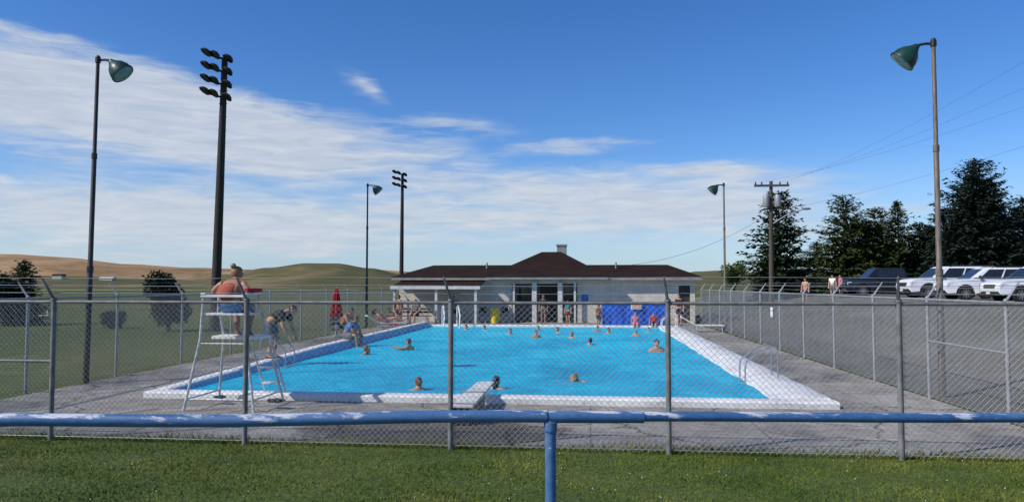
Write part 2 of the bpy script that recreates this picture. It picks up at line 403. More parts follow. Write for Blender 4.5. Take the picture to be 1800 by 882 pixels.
def make_world():
    w = bpy.data.worlds.new('World'); scene.world = w; w.use_nodes = True
    nt = w.node_tree; bg = nt.nodes['Background']
    sky = nt.nodes.new('ShaderNodeTexSky'); sky.sky_type = 'NISHITA'; sky.sun_disc = False
    sky.sun_elevation = math.asin(sv.z); sky.sun_rotation = math.atan2(sv.x, sv.y)
    sky.altitude = 600; sky.air_density = 1.0; sky.dust_density = .4; sky.ozone_density = 1.6
    hs = nd(nt, 'ShaderNodeHueSaturation', Saturation=1.3, Value=1.0); nt.links.new(sky.outputs[0], hs.inputs['Color'])
    skyc = mixc(nt, 1, hs.outputs[0], (.92, 1.08, 1.40), 'MULTIPLY')
    tc = nt.nodes.new('ShaderNodeTexCoord'); sep = nt.nodes.new('ShaderNodeSeparateXYZ'); nt.links.new(tc.outputs['Generated'], sep.inputs[0])
    u = mth(nt, 'ADD', mth(nt, 'ARCTAN2', sep.outputs[0], sep.outputs[1]), YAW)
    v = mth(nt, 'ARCSINE', sep.outputs[2])
    cb = nt.nodes.new('ShaderNodeCombineXYZ'); nt.links.new(u, cb.inputs[0]); nt.links.new(v, cb.inputs[1])
    p = cb.outputs[0]
    wn = nd(nt, 'ShaderNodeTexNoise', Scale=5.0, Detail=4); nt.links.new(p, wn.inputs['Vector'])
    wsub = nt.nodes.new('ShaderNodeVectorMath'); wsub.operation = 'SUBTRACT'; wsub.inputs[1].default_value = (.5, .5, .5); nt.links.new(wn.outputs['Color'], wsub.inputs[0])
    wsc = nt.nodes.new('ShaderNodeVectorMath'); wsc.operation = 'MULTIPLY'; wsc.inputs[1].default_value = (.16, .045, 0); nt.links.new(wsub.outputs[0], wsc.inputs[0])
    wad = nt.nodes.new('ShaderNodeVectorMath'); wad.operation = 'ADD'; nt.links.new(p, wad.inputs[0]); nt.links.new(wsc.outputs[0], wad.inputs[1])
    q = wad.outputs[0]
    def blob(px, py, su, sv_, rot, amp):
        uu = math.atan((px-900)/F); vv = (500-py)/F*math.cos(uu)
        a = nt.nodes.new('ShaderNodeVectorMath'); a.operation = 'SUBTRACT'; a.inputs[1].default_value = (uu, vv, 0); nt.links.new(q, a.inputs[0])
        r = nt.nodes.new('ShaderNodeVectorRotate'); r.rotation_type = 'Z_AXIS'; r.inputs['Angle'].default_value = -rot; nt.links.new(a.outputs[0], r.inputs[0])
        mlt = nt.nodes.new('ShaderNodeVectorMath'); mlt.operation = 'MULTIPLY'; mlt.inputs[1].default_value = (1/su, 1/sv_, 0); nt.links.new(r.outputs[0], mlt.inputs[0])
        ln = nt.nodes.new('ShaderNodeVectorMath'); ln.operation = 'LENGTH'; nt.links.new(mlt.outputs[0], ln.inputs[0])
        x = mth(nt, 'SUBTRACT', 1.0, ln.outputs['Value'], True)
        return mth(nt, 'MULTIPLY', x, amp)
    acc = None
    for bb in ((60, 175, .42, .080, -.12, 1.55), (430, 232, .42, .058, -.15, 1.4), (200, 352, .52, .042, -.02, 1.25), (250, 420, .5, .028, 0, .95),
               (1060, 345, .34, .050, .02, 1.40), (1010, 262, .13, .014, .03, .95), (620, 165, .06, .018, -.4, .55), (1230, 300, .08, .012, -.1, .6), (540, 430, .10, .016, 0, .9), (1220, 395, .30, .045, 0, 1.0), (560, 395, .40, .035, 0, 1.0), (800, 230, .12, .02, -.1, .55), (60, 455, .3, .02, 0, .7), (40, 60, .1, .012, -.2, .5), (1000, 5, .1, .012, .1, .5), (1600, 350, .14, .02, 0, .4)):
        x = blob(*bb); acc = x if acc is None else mth(nt, 'ADD', acc, x)
    def nz(sc, scale, det, dist, rot=0):
        mp = nt.nodes.new('ShaderNodeMapping'); mp.inputs['Scale'].default_value = sc; mp.inputs['Rotation'].default_value = (0, 0, rot); nt.links.new(p, mp.inputs[0])
        n = nd(nt, 'ShaderNodeTexNoise', Scale=scale, Detail=det, Roughness=.6, Distortion=dist); nt.links.new(mp.outputs[0], n.inputs['Vector']); return n.outputs['Fac']
    n1 = nz((1, 4.5, 1), 5.0, 9, .35, .06); n2 = nz((1, 7, 1), 15.0, 8, .6, .12)
    nn = mth(nt, 'ADD', mth(nt, 'MULTIPLY', n1, .6), mth(nt, 'MULTIPLY', n2, .4))
    dens = mth(nt, 'ADD', acc, mth(nt, 'MULTIPLY', mth(nt, 'SUBTRACT', nn, .5), 3.0))
    gate = mth(nt, 'MULTIPLY', acc, 2.6, True)
    f = ramp(nt, dens, [(.05, 0.0), (.5, .42), (1.1, .86)])
    f = mth(nt, 'MULTIPLY', f, gate)
    hz = nt.nodes.new('ShaderNodeMapRange'); hz.inputs[1].default_value = .17; hz.inputs[2].default_value = .0; hz.inputs[3].default_value = 0; hz.inputs[4].default_value = .75
    nt.links.new(v, hz.inputs[0])
    hzn = mth(nt, 'MULTIPLY', hz.outputs[0], ramp(nt, n1, [(.3, .6), (.65, 1.0)]))
    cc = ramp(nt, n2, [(.3, (5.0, 5.7, 6.7)), (.7, (6.8, 7.2, 7.7))])
    c0 = mixc(nt, hzn, skyc, (4.1, 5.6, 7.3))
    c = mixc(nt, f, c0, cc)
    nt.links.new(c, bg.inputs['Color']); bg.inputs['Strength'].default_value = .10
make_world()

# ------------------------------------------------------------------ people
def skinned(verts, edges, radii, sub=1):
    me = bpy.data.meshes.new('tmp'); me.from_pydata(verts, edges, [])
    o = bpy.data.objects.new('tmp', me); COL.objects.link(o)
    sk = o.modifiers.new('s', 'SKIN'); sk.use_smooth_shade = True
    ss = o.modifiers.new('u', 'SUBSURF'); ss.levels = sub
    lay = me.skin_vertices[0].data
    for i, r in enumerate(radii):
        lay[i].radius = (r*1.14, r*1.14); lay[i].use_root = (i == 0)
    dg = bpy.context.evaluated_depsgraph_get()
    em = bpy.data.meshes.new_from_object(o.evaluated_get(dg))
    vs = [v.co.copy() for v in em.vertices]; fs = [tuple(p.vertices) for p in em.polygons]
    bpy.data.objects.remove(o); bpy.data.meshes.remove(me); bpy.data.meshes.remove(em)
    return vs, fs
POSES = {
 'stand': dict(pelvis=(0, 0, .95), belly=(0, 0, 1.12), chest=(0, 0, 1.32), neck=(0, 0, 1.47), head=(0, .02, 1.60), sh=(.175, 0, 1.40), el=(.24, -.02, 1.12), wr=(.25, .06, .88), hip=(.09, 0, .89), kn=(.10, .02, .49), an=(.10, -.03, .08), to=(.11, .13, .035)),
 'sit': dict(pelvis=(0, 0, .12), belly=(0, .02, .28), chest=(0, .05, .48), neck=(0, .07, .63), head=(0, .10, .76), sh=(.175, .05, .56), el=(.25, .10, .30), wr=(.17, .32, .19), hip=(.09, .05, .10), kn=(.13, .45, .11), an=(.13, .45, -.33), to=(.13, .60, -.39)),
 'slump': dict(pelvis=(0, 0, .12), belly=(0, .05, .27), chest=(0, .17, .43), neck=(0, .26, .56), head=(0, .34, .66), sh=(.18, .20, .50), el=(.22, .36, .26), wr=(.10, .48, .14), hip=(.09, .05, .10), kn=(.13, .43, .14), an=(.13, .47, -.26), to=(.13, .62, -.31)),
 'guard': dict(pelvis=(0, -.02, .12), belly=(0, -.05, .27), chest=(0, .05, .43), neck=(0, .14, .55), head=(0, .19, .67), sh=(.18, .08, .51), el=(.34, .0, .36), wr=(.33, .24, .365), hip=(.10, .05, .10), kn=(.15, .45, .11), an=(.11, .38, -.33), to=(.11, .53, -.40)),
 'bend': dict(pelvis=(0, -.10, .88), belly=(0, .04, 1.01), chest=(0, .24, 1.10), neck=(0, .37, 1.15), head=(0, .50, 1.16), sh=(.17, .27, 1.06), el=(.21, .36, .78), wr=(.15, .46, .58), hip=(.09, -.10, .83), kn=(.10, .03, .47), an=(.10, -.08, .08), to=(.11, .08, .035)),
 'swim': dict(pelvis=(0, -.05, -.47), belly=(0, -.03, -.29), chest=(0, 0, -.11), neck=(0, 0, .04), head=(0, .02, .16), sh=(.175, 0, -.035), el=(.33, .12, -.12), wr=(.36, .34, -.06)),
 'wade': dict(pelvis=(0, 0, -.40), belly=(0, 0, -.22), chest=(0, 0, -.02), neck=(0, 0, .13), head=(0, .02, .26), sh=(.175, 0, .06), el=(.30, .05, -.16), wr=(.32, .24, -.10)),
 'float': dict(pelvis=(0, -.60, -.22), belly=(0, -.42, -.15), chest=(0, -.24, -.10), neck=(0, -.10, -.03), head=(0, .02, .06), sh=(.17, -.17, -.06), el=(.33, .02, -.06), wr=(.26, .26, -.02)),
 'perch': dict(pelvis=(0, 0, .12), belly=(0, .02, .28), chest=(0, .05, .48), neck=(0, .07, .63), head=(0, .10, .76), sh=(.175, .05, .56), el=(.27, -.02, .32), wr=(.28, -.02, .06), hip=(.09, .05, .10), kn=(.13, .42, .10), an=(.13, .40, -.31), to=(.13, .54, -.36)),
 'recline': dict(pelvis=(0, 0, .12), belly=(0, -.12, .20), chest=(0, -.32, .32), neck=(0, -.44, .42), head=(0, -.52, .53), sh=(.175, -.36, .40), el=(.26, -.22, .20), wr=(.20, .02, .18), hip=(.09, .05, .11), kn=(.12, .45, .24), an=(.12, .85, .09), to=(.12, .95, .20)),
}
RAD = dict(pelvis=.135, belly=.118, chest=.142, neck=.052, hb=.05, sh=.064, el=.043, wr=.030, hip=.094, kn=.058, an=.041, to=.034)
def person(label, loc, pose, rot=0, s=1.0, top=None, bottom=None, suit=None, hair='short', haircol='hairbrown', skin='skin', hy=0, hp=0, over=None, group=None, hk=1.0, hat=None, shoes=None):
    J = dict(POSES[pose]); legs = 'hip' in J
    pt = {}
    for k, v in J.items():
        if k in ('pelvis', 'belly', 'chest', 'neck', 'head'): pt[k] = Vector(v)
        else:
            pt[k+'R'] = Vector(v); pt[k+'L'] = Vector((-v[0], v[1], v[2]))
    for k, v in (over or {}).items(): pt[k] = Vector(v)
    pt['hb'] = pt['neck'].lerp(pt['head'], .55)
    names = ['pelvis', 'belly', 'chest', 'neck', 'hb']; ed = [(0, 1), (1, 2), (2, 3), (3, 4)]
    for S in 'LR':
        i = len(names); names += ['sh'+S, 'el'+S, 'wr'+S]; ed += [(2, i), (i, i+1), (i+1, i+2)]
        if legs:
            i = len(names); names += ['hip'+S, 'kn'+S, 'an'+S, 'to'+S]; ed += [(0, i), (i, i+1), (i+1, i+2), (i+2, i+3)]
    rad = [RAD[n] if n in RAD else RAD[n[:-1]] for n in names]
    root = thing('person', label, 'person', (0, 0, 0), group)
    b = MB(); b.add(*skinned([pt[n] for n in names], ed, rad, 2 if s > .5 else 1))
    HM = Matrix.Rotation(hy, 3, 'Z') @ Matrix.Rotation(hp, 3, 'X')
    hc = pt['head']
    def shape(v):
        v = v.copy()
        if v.z < -.02:
            k = min(1, (-.02-v.z)/.1); v.x *= 1-.34*k
            if v.y > 0: v.y *= 1-.12*k
            else: v.y *= 1-.45*k
        if v.y > .06 and .0 < v.z < .035: v.y -= .008
        return v
    b.ball(hc, (.076*hk, .098*hk, .118*hk), 16, 12, shape, HM)
    nose = [Vector(q)*hk for q in ((-.014, .088, -.035), (.014, .088, -.035), (0, .088, .022), (0, .119, -.03))]
    b.add([HM @ q+hc for q in nose], [(0, 1, 3), (1, 2, 3), (2, 0, 3), (0, 2, 1)])
    for sx in (-1, 1): b.ball(hc+HM @ (Vector((sx*.077, -.005, -.005))*hk), (.012, .022, .032), 6, 5, None, HM)
    for S, sx in (('L', -1), ('R', 1)):
        w, e = pt['wr'+S], pt['el'+S]; d = (w-e).normalized()
        side = d.cross(Vector((0, 0, 1)));  side = side.normalized() if side.length > .05 else Vector((0, 1, 0))
        if side.y < 0: side = -side
        nrm = d.cross(side).normalized()
        c0 = w+d*.0; c1 = w+d*.085
        q = [c0+side*.026+nrm*.014, c0-side*.026+nrm*.014, c0-side*.026-nrm*.014, c0+side*.026-nrm*.014, c1+side*.042+nrm*.012, c1-side*.042+nrm*.012, c1-side*.042-nrm*.012, c1+side*.042-nrm*.012]
        b.add(q, [(0, 1, 2, 3), (7, 6, 5, 4), (0, 4, 5, 1), (1, 5, 6, 2), (2, 6, 7, 3), (3, 7, 4, 0)])
        for i, ln in enumerate((.066, .078, .074, .056)):
            st = c1+side*(.031-.0205*i)-d*.01
            mid = st+d*ln*.6; en = mid+d*ln*.42+nrm*.02*sx
            b.tube([st, mid, en], [.0095, .009, .007], 5)
        st = c0+d*.03+side*.024; b.tube([st, st+side*.03+d*.025, st+side*.037+d*.06], [.011, .010, .008], 5)
    b.obj('body', skin, root, True)
    if hair != 'bald':
        h = MB(); h.ball((0, 0, 0), (.084*hk, .108*hk, .126*hk), 16, 12, shape)
        keep = []
        for f in h.f:
            c = sum((h.v[i] for i in f), Vector())/len(f)/hk
            face = c.y > .02+(.04 if c.z > .04 else 0) and c.z < .072
            low = c.z < (-.03 if hair in ('short', 'bun', 'pony') else -.08) and c.y > -.055
            if not face and not low and not (c.z < -.085 and hair == 'short'): keep.append(f)
        h.f = keep; h.v = [HM @ v+hc for v in h.v]
        if hair == 'bun': h.ball(hc+HM @ (Vector((0, -.07, .125))*hk), .05*hk, 8, 6)
        if hair == 'pony': h.tube([hc+HM @ Vector(x) for x in ((0, -.09, .05), (0, -.14, .03), (0, -.15, -.06), (.01, -.13, -.15))], [.025, .032, .028, .008], 7)
        if hair == 'long': h.tube([hc+HM @ Vector(x) for x in ((0, -.05, .02), (0, -.075, -.07), (0, -.075, -.14), (0, -.07, -.19))], [.072, .068, .05, .02], 9)
        h.obj('hair', haircol, root, True)
    if hat:
        h = MB(); h.ball(hc+HM @ Vector((0, 0, .05)), (.092, .112, .088), 12, 6, lambda v: Vector((v.x, v.y, max(v.z, 0))), HM)
        h.add([HM @ Vector(x)+hc for x in ((-.07, .09, .055), (.07, .09, .055), (.05, .19, .04), (-.05, .19, .04), (-.07, .09, .065), (.07, .09, .065), (.05, .19, .05), (-.05, .19, .05))], [(0, 1, 2, 3), (7, 6, 5, 4), (0, 4, 5, 1), (1, 5, 6, 2), (2, 6, 7, 3), (3, 7, 4, 0)])
        h.obj('cap', hat, root, True)
    for sx in (-1, 1):
        e = MB(); e.ball(hc+HM @ (Vector((sx*.031, .087, .008))*hk), (.011, .008, .007), 6, 5, None, HM); e.obj('eye', 'hairdark', root, True)
    lip = MB(); lip.ball(hc+HM @ (Vector((0, .085, -.062))*hk), (.022, .008, .006), 8, 5, None, HM); lip.obj('mouth', 'coral', root, True)
    g = .016
    if top:
        vs = [pt['belly'].lerp(pt['pelvis'], .75), pt['belly'], pt['chest'], pt['chest'].lerp(pt['neck'], .55), pt['shL'], pt['shL'].lerp(pt['elL'], .62), pt['shR'], pt['shR'].lerp(pt['elR'], .62)]
        c = MB(); c.add(*skinned(vs, [(0, 1), (1, 2), (2, 3), (2, 4), (4, 5), (2, 6), (6, 7)], [.135+g, .122+g, .145+g, .075, .068+g, .058+g, .068+g, .058+g], 2)); c.obj('shirt', top, root, True)
    if suit:
        vs = [pt['pelvis'], pt['belly'], pt['chest'], pt['chest'].lerp(pt['neck'], .2)]
        rr = [.146, .130, .150, .11]; ee = [(0, 1), (1, 2), (2, 3)]
        if legs:
            vs += [pt['hipL'].lerp(pt['knL'], .1), pt['hipR'].lerp(pt['knR'], .1)]; rr += [.10, .10]; ee += [(0, 4), (0, 5)]
        c = MB(); c.add(*skinned(vs, ee, rr, 2)); c.obj('swimsuit', suit, root, True)
    if bottom and legs:
        vs = [pt['pelvis'].lerp(pt['belly'], .3), pt['pelvis'], pt['hipL'], pt['hipL'].lerp(pt['knL'], .75), pt['hipR'], pt['hipR'].lerp(pt['knR'], .75)]
        c = MB(); c.add(*skinned(vs, [(0, 1), (1, 2), (2, 3), (1, 4), (4, 5)], [.135+g, .142+g, .10+g, .078+g, .10+g, .078+g], 2)); c.obj('shorts', bottom, root, True)
    if shoes and legs:
        for S in 'LR':
            sh = MB(); a, t = pt['an'+S], pt['to'+S]
            sh.tube([a+Vector((0, -.05, -.045)), a+Vector((0, .03, -.03)), t+Vector((0, -.02, .0)), t+Vector((0, .05, 0))], [.035, .048, .042, .025], 8); sh.obj('shoe', shoes, root, True)
    root.location = loc; root.rotation_euler = (0, 0, rot); root.scale = (s, s, s)
    return root

WZ = .035
CX, CYc = -6.0, 12.15
lg = person('lifeguard seated high on the white pipe chair, coral swimsuit and blue shorts', (CX, CYc-.28, 1.59), 'guard', -.1, 1.0, suit='coral', bottom='bluefab', hair='bun', haircol='hairblond', skin='skintan', hy=-.6)
person('person in black shirt and grey shorts bending over the pool ladder handrails', (-7.98, 18.1, .19), 'bend', -PI/2-.1, 1.06, top='blackcloth', bottom='greycloth', hair='short', haircol='hairdark', shoes='black')
person('person in light blue shirt slumped on the left pool wall', (-7.98, 23.8, .28), 'slump', -PI/2-.2, 1.0, top='bluefab', bottom='greycloth', hair='short', haircol='hairbrown', skin='skintan', hp=-.5)
person('bare chested person seated on the deck beside the closed red umbrella', (-9.05, 26.6, .42), 'slump', -PI/2-.3, 1.02, bottom='blackcloth', hair='short', haircol='hairdark', skin='skintan')
person('person reclining on the left deck near the far pool corner', (-9.4, 33.5, .30), 'recline', -PI/2+.5, 1.0, suit='pink', hair='long', haircol='hairbrown', skin='skin')
person('person in dark shirt sitting at the left end of the porch', (-9.9, 37.7, .44), 'sit', PI+.3, 1.0, top='blackcloth', bottom='navy', hair='short', haircol='hairdark')
person('person in grey shirt sitting under the porch beside the post', (-9.0, 38.0, .44), 'sit', PI-.3, .98, top='greycloth', bottom='blackcloth', hair='long', haircol='hairbrown')
person('person in teal top standing under the porch between the posts', (-7.2, 38.9, 0), 'stand', PI+.6, .86, top='teal', bottom='blackcloth', hair='long', haircol='hairdark')
person('person in black swimwear standing on the deck in front of the porch fascia', (-9.6, 36.7, 0), 'stand', PI-.8, .9, bottom='blackcloth', hair='short', haircol='hairbrown', skin='skintan')
person('person in dark top and grey cap standing at the entrance columns', (-2.45, 39.2, 0), 'stand', PI, .88, top='blackcloth', bottom='greycloth', hair='short', hat='greycloth', skin='skintan', shoes='black')
person('person in teal shirt standing right of the entrance columns', (-1.15, 39.4, 0), 'stand', PI-.4, .72, top='teal', bottom='navy', hair='long', haircol='hairbrown', hk=1.12)
person('child in red and dark swimwear standing at the far edge by the blue tarp', (.42, 35.95, .01), 'stand', PI+.5, .64, top='coral', bottom='navy', hair='short', haircol='hairdark', skin='skintan', hk=1.2)
person('child in pink shirt sitting on the far pool edge before the blue tarp', (2.15, 35.75, .14), 'perch', PI, .70, top='pink', bottom='pink', hair='short', haircol='hairblond', hk=1.15)
person('child in red shirt sitting on the far pool edge near the right corner', (3.0, 35.75, .14), 'perch', PI, .68, top='red', bottom='navy', hair='short', haircol='hairbrown', hk=1.15)
person('person in black clothes standing right of the blue tarp by the dark door', (4.55, 38.6, 0), 'stand', PI-.5, .92, top='blackcloth', bottom='navy', hair='short', haircol='hairdark', shoes='black')
def swimmer(label, px, py, pose='swim', rot=PI, **kw):
    q = G(px, py, WZ); return person(label, (q.x, q.y, WZ), pose, rot, group='swimmers in the pool', **kw)
swimmer('auburn haired swimmer near the front left of the diving board', 737, 683, 'swim', .5, haircol='hairred', hair='pony', s=.88)
swimmer('dark haired swimmer just beyond the diving board tip', 872, 681, 'swim', -.4, haircol='hairdark', hair='long', s=.9)
swimmer('swimmer floating low in the water right of the diving board', 1010, 668, 'float', PI/2+.4, haircol='hairblond', hair='short', s=.9)
swimmer('broad shouldered swimmer wading near the right pool edge', 1153, 617, 'wade', PI+.2, s=1.0, haircol='hairbrown', skin='skin')
swimmer('swimmer close to the left wall below the blue shirted person', 645, 622, 'swim', 1.0, haircol='hairred', hair='pony', skin='skintan')
swimmer('swimmer reaching one arm out near the left wall', 720, 614, 'wade', 1.2, haircol='hairbrown', skin='skin', s=.95, over={'elL': (-.34, .12, .06), 'wrL': (-.42, .32, .12)})
swimmer('swimmer with auburn hair below the yellow bin', 897, 587, 'swim', PI, haircol='hairred', hair='long', s=.9)
swimmer('swimmer in coral suit in front of the entrance', 942, 593, 'wade', PI+.4, suit='coral', haircol='hairdark', s=.8)
swimmer('swimmer farthest back in front of the entrance columns', 946, 581, 'swim', PI, haircol='hairbrown', s=.85)
swimmer('fair swimmer right of the entrance', 1005, 593, 'swim', 2.6, haircol='hairblond', s=.85)
swimmer('dark haired swimmer facing away in the middle right of the pool', 1037, 605, 'swim', 0, haircol='hairdark', hair='pony', s=.85)
swimmer('swimmer at the far edge left of the blue tarp', 1069, 585, 'swim', PI, haircol='hairbrown', s=.85)
swimmer('swimmer at the far edge under the porch post', 820, 579, 'swim', PI, haircol='hairdark', s=.85)
swimmer('swimmer at the far edge left of the yellow bin', 852, 580, 'swim', 2.8, haircol='hairbrown', s=.85)
swimmer('child swimmer in pink below the sitting pink child', 1117, 590, 'wade', PI, suit='pink', haircol='hairblond', s=.7)
swimmer('swimmer alone in the middle of the far water', 980, 584, 'swim', 2.2, haircol='hairbrown', s=.85)
swimmer('small swimmer below the red shirted child at the far right', 1140, 583, 'swim', PI, haircol='hairdark', s=.75)
swimmer('small swimmer at the far edge beneath the child in dark swimwear', 1050, 582, 'wade', PI, haircol='hairdark', skin='skintan', s=.65)

# ------------------------------------------------------------------ setting
def hz(x):
    if x < 6.7: return 0.0
    if x < 17: return 1.2*(x-6.7)/10.3
    return 1.2
xs = [-4000, -1500, -600, -250, -120, -60, -30, -15, 0, 6.7, 17, 40, 90, 200, 600, 1500, 4000]
ys = [-60, -10, 0, 5, 10, 20, 40, 60, 90, 150, 300, 700, 1500, 4000]
g = MB()
g.add([(x, y, hz(x)) for y in ys for x in xs], [(j*len(xs)+i, j*len(xs)+i+1, (j+1)*len(xs)+i+1, (j+1)*len(xs)+i) for j in range(len(ys)-1) for i in range(len(xs)-1)])
tag(g.obj('ground', 'field'), 'olive green playing field and dry grass ground', 'ground', kind='structure')
g = MB(); gx = [6.3, 6.7, 17, 70]; gy = [4, 30, 85]
g.add([(x, y, hz(x)+.02) for y in gy for x in gx], [(j*4+i, j*4+i+1, (j+1)*4+i+1, (j+1)*4+i) for j in range(2) for i in range(3)])
tag(g.obj('gravel_lot', 'gravel'), 'grey gravel lot sloping up behind the right fence', 'lot', kind='structure')
g = MB(); g.add([(-10.55, 9.5, .012), (6.25, 9.5, .012), (5.5, 40.6, .012), (-10.55, 40.6, .012)], [(0, 1, 2, 3)])
tag(g.obj('pool_deck', 'deck'), 'cracked grey concrete deck around the pool', 'pool deck', kind='structure')
g = MB(); g.add([(-12, -4, .006), (9, -4, .006), (9, 9.62, .006), (-12, 9.62, .006)], [(0, 1, 2, 3)])
m_, nt_, b_ = newmat('lawn_soil'); v_ = coords(nt_); f_ = noise(nt_, v_, 12, 5)
nt_.links.new(ramp(nt_, f_, [(.35, (.035, .058, .008)), (.65, (.075, .11, .016))]), b_.inputs['Base Color']); b_.inputs['Roughness'].default_value = .95; M['lawn'] = m_
tag(g.obj('lawn', 'lawn'), 'mown green lawn in front of the fence', 'lawn', kind='structure')
g = MB(); g.add([(-7.75, 13.05, WZ), (3.3, 13.05, WZ), (3.3, 35.6, WZ), (-7.75, 35.6, WZ)], [(0, 1, 2, 3)])
tag(g.obj('water', 'water'), 'turquoise swimming pool water', 'water', kind='structure')

def loft(sections):
    b = MB(); n = len(sections[0])
    vs = [v for s_ in sections for v in s_]; fs = []
    for i in range(len(sections)-1):
        for j in range(n): fs.append((i*n+j, i*n+(j+1) % n, (i+1)*n+(j+1) % n, (i+1)*n+j))
    fs += [tuple(range(n)), tuple((len(sections)-1)*n+j for j in range(n))[::-1]]
    return b.add(vs, fs)
NY, FY = 12.8, 35.85
def wob(i): return (rnd.random()-.5)*.03
sec = []
for i in range(30):
    x = -8.1+12.2*i/29; w = wob(i)
    sec.append([Vector((x, NY+w, 0)), Vector((x, NY+w, .10)), Vector((x, NY+.03+w, .125)), Vector((x, NY+.34, .125)), Vector((x, NY+.38+w, .10)), Vector((x, NY+.38+w, 0))])
loft(sec).obj('pool_coping_front', 'coping', None, True)
sec = []
for i in range(20):
    x = -8.1+12.2*i/19
    sec.append([Vector((x, FY, 0)), Vector((x, FY, .13)), Vector((x, FY-.33, .13)), Vector((x, FY-.36, .10)), Vector((x, FY-.36, 0))])
loft(sec).obj('pool_coping_back', 'coping', None, True)
sec = []; sec2 = []
for i in range(44):
    y = NY+.385+(FY-NY-.75)*i/43; k = min(1, i/16.0); h = .13+.15*k; w = wob(i)*.6
    sec.append([Vector((-8.1+w, y, 0)), Vector((-8.1+w, y, h-.02)), Vector((-8.07+w, y, h)), Vector((-7.86, y, h)), Vector((-7.83, y, h-.02)), Vector((-7.83, y, 0))])
    sec2.append([Vector((-7.825, y, .02)), Vector((-7.825, y, h-.04)), Vector((-7.80, y, h-.045)), Vector((-7.74, y, .02))])
loft(sec).obj('pool_coping_left', 'coping', None, True)
loft(sec2).obj('pool_wall_left', 'bluewall', None, False)
sec = []
for i in range(44):
    y = NY+.385+(FY-NY-.75)*i/43; w = wob(i); w2 = wob(i)*2.4
    sec.append([Vector((4.1+w, y, 0)), Vector((4.1+w, y, .12)), Vector((4.06+w, y, .15)), Vector((3.55, y, .14)), Vector((3.45, y, .10)), Vector((3.22+w2, y, .06)), Vector((3.2+w2, y, 0))])
loft(sec).obj('pool_coping_right', 'coping', None, True)
for n_, l_ in (('pool_coping_front', 'near white painted pool edge'), ('pool_coping_back', 'far white painted pool edge'), ('pool_coping_left', 'raised white wall along the left pool side'), ('pool_wall_left', 'blue inner face of the left pool wall'), ('pool_coping_right', 'wide white pool edge on the right')):
    tag(bpy.data.objects[n_], l_, 'pool edge', kind='structure')

def ridge(name, label, pts, d, depth, m, seed):
    b = MB(); n = 140; rows = 14
    x0, x1 = pts[0][0], pts[-1][0]; vs = []
    for j in range(rows+1):
        t = j/rows; dd = d-depth+2*depth*t; k = math.sin(PI*t)**1.3
        for i in range(n+1):
            px = x0+(x1-x0)*i/n
            for q in range(len(pts)-1):
                if pts[q][0] <= px <= pts[q+1][0]:
                    e = (px-pts[q][0])/(pts[q+1][0]-pts[q][0]); e = e*e*(3-2*e); yy = pts[q][1]+(pts[q+1][1]-pts[q][1])*e; break
            zt = ZA(yy, d); zz = -2+(zt+2)*k+math.sin(px*.021+j*.9+seed)*zt*.02*k
            vs.append(P(px, dd, zz))
    b.add(vs, [(j*(n+1)+i, j*(n+1)+i+1, (j+1)*(n+1)+i+1, (j+1)*(n+1)+i) for j in range(rows) for i in range(n)])
    tag(b.obj(name, m, None, True), label, 'hill', kind='structure')
ridge('hills_far', 'long low golden ridge along the horizon', [(-1500, 470), (-300, 452), (0, 447), (110, 453), (230, 464), (330, 471), (450, 474), (640, 473), (720, 478), (900, 484), (1250, 486), (1700, 486), (2600, 480), (3600, 486)], 1500, 500, 'hilltan', 1)
ridge('hills_middle', 'olive rounded hill left of the bathhouse', [(250, 502), (330, 493), (400, 482), (470, 470), (540, 463), (590, 464), (650, 472), (710, 482), (800, 494), (900, 502)], 620, 230, 'hillolive', 2)
ridge('hills_left', 'low olive field rise at the left', [(-900, 478), (-300, 482), (0, 482), (120, 485), (260, 490), (420, 494), (560, 500)], 760, 260, 'hillolive', 4)
ridge('hills_right', 'small green hill right of the bathhouse', [(1130, 500), (1180, 486), (1225, 477), (1265, 475), (1320, 478), (1400, 486), (1520, 500)], 420, 130, 'hillolive', 3)

# ------------------------------------------------------------------ lawn blades
def blades(n, x0, x1, y0, y1, hmin, hmax, seed, name, label):
    rs = np.random.RandomState(seed)
    x = rs.uniform(x0, x1, n); y = y0+(y1-y0)*rs.uniform(0, 1, n)
    clump = .6+.6*(.5+.5*np.sin(x*2.1+np.sin(y*3.3)*1.7)*np.cos(y*2.7+np.sin(x*1.3)))
    h = rs.uniform(hmin, hmax, n)*clump; a = rs.uniform(0, 2*PI, n); w = rs.uniform(.003, .006, n)
    lx = rs.normal(0, .7, n)*h; ly = rs.normal(0, .7, n)*h
    v = np.zeros((n, 3, 3)); ca, sa = np.cos(a), np.sin(a)
    v[:, 0] = np.stack([x-ca*w, y-sa*w, np.full(n, .004)], 1); v[:, 1] = np.stack([x+ca*w, y+sa*w, np.full(n, .004)], 1)
    v[:, 2] = np.stack([x+lx, y+ly, h], 1)
    return tag(fastmesh(name, v.reshape(-1, 3), 3, 'blades'), label, 'grass', kind='stuff')
blades(190000, -8.6, 7, 5.2, 9.5, .015, .042, 3, 'grass', 'short green lawn grass in front of the fence')
blades(7000, -9, 7, 9.25, 9.62, .04, .13, 4, 'weeds', 'taller weeds along the foot of the front fence')
rs = np.random.RandomState(8); n = 80
cl = MB()
for i in range(n):
    x, y, z = rs.uniform(-7.5, 6), rs.uniform(5.6, 9.3), rs.uniform(.02, .035)
    cl.ball((x, y, z), .006, 5, 4)
tag(cl.obj('clover_flowers', 'white'), 'tiny white clover flowers scattered over the lawn', 'flowers', kind='stuff')

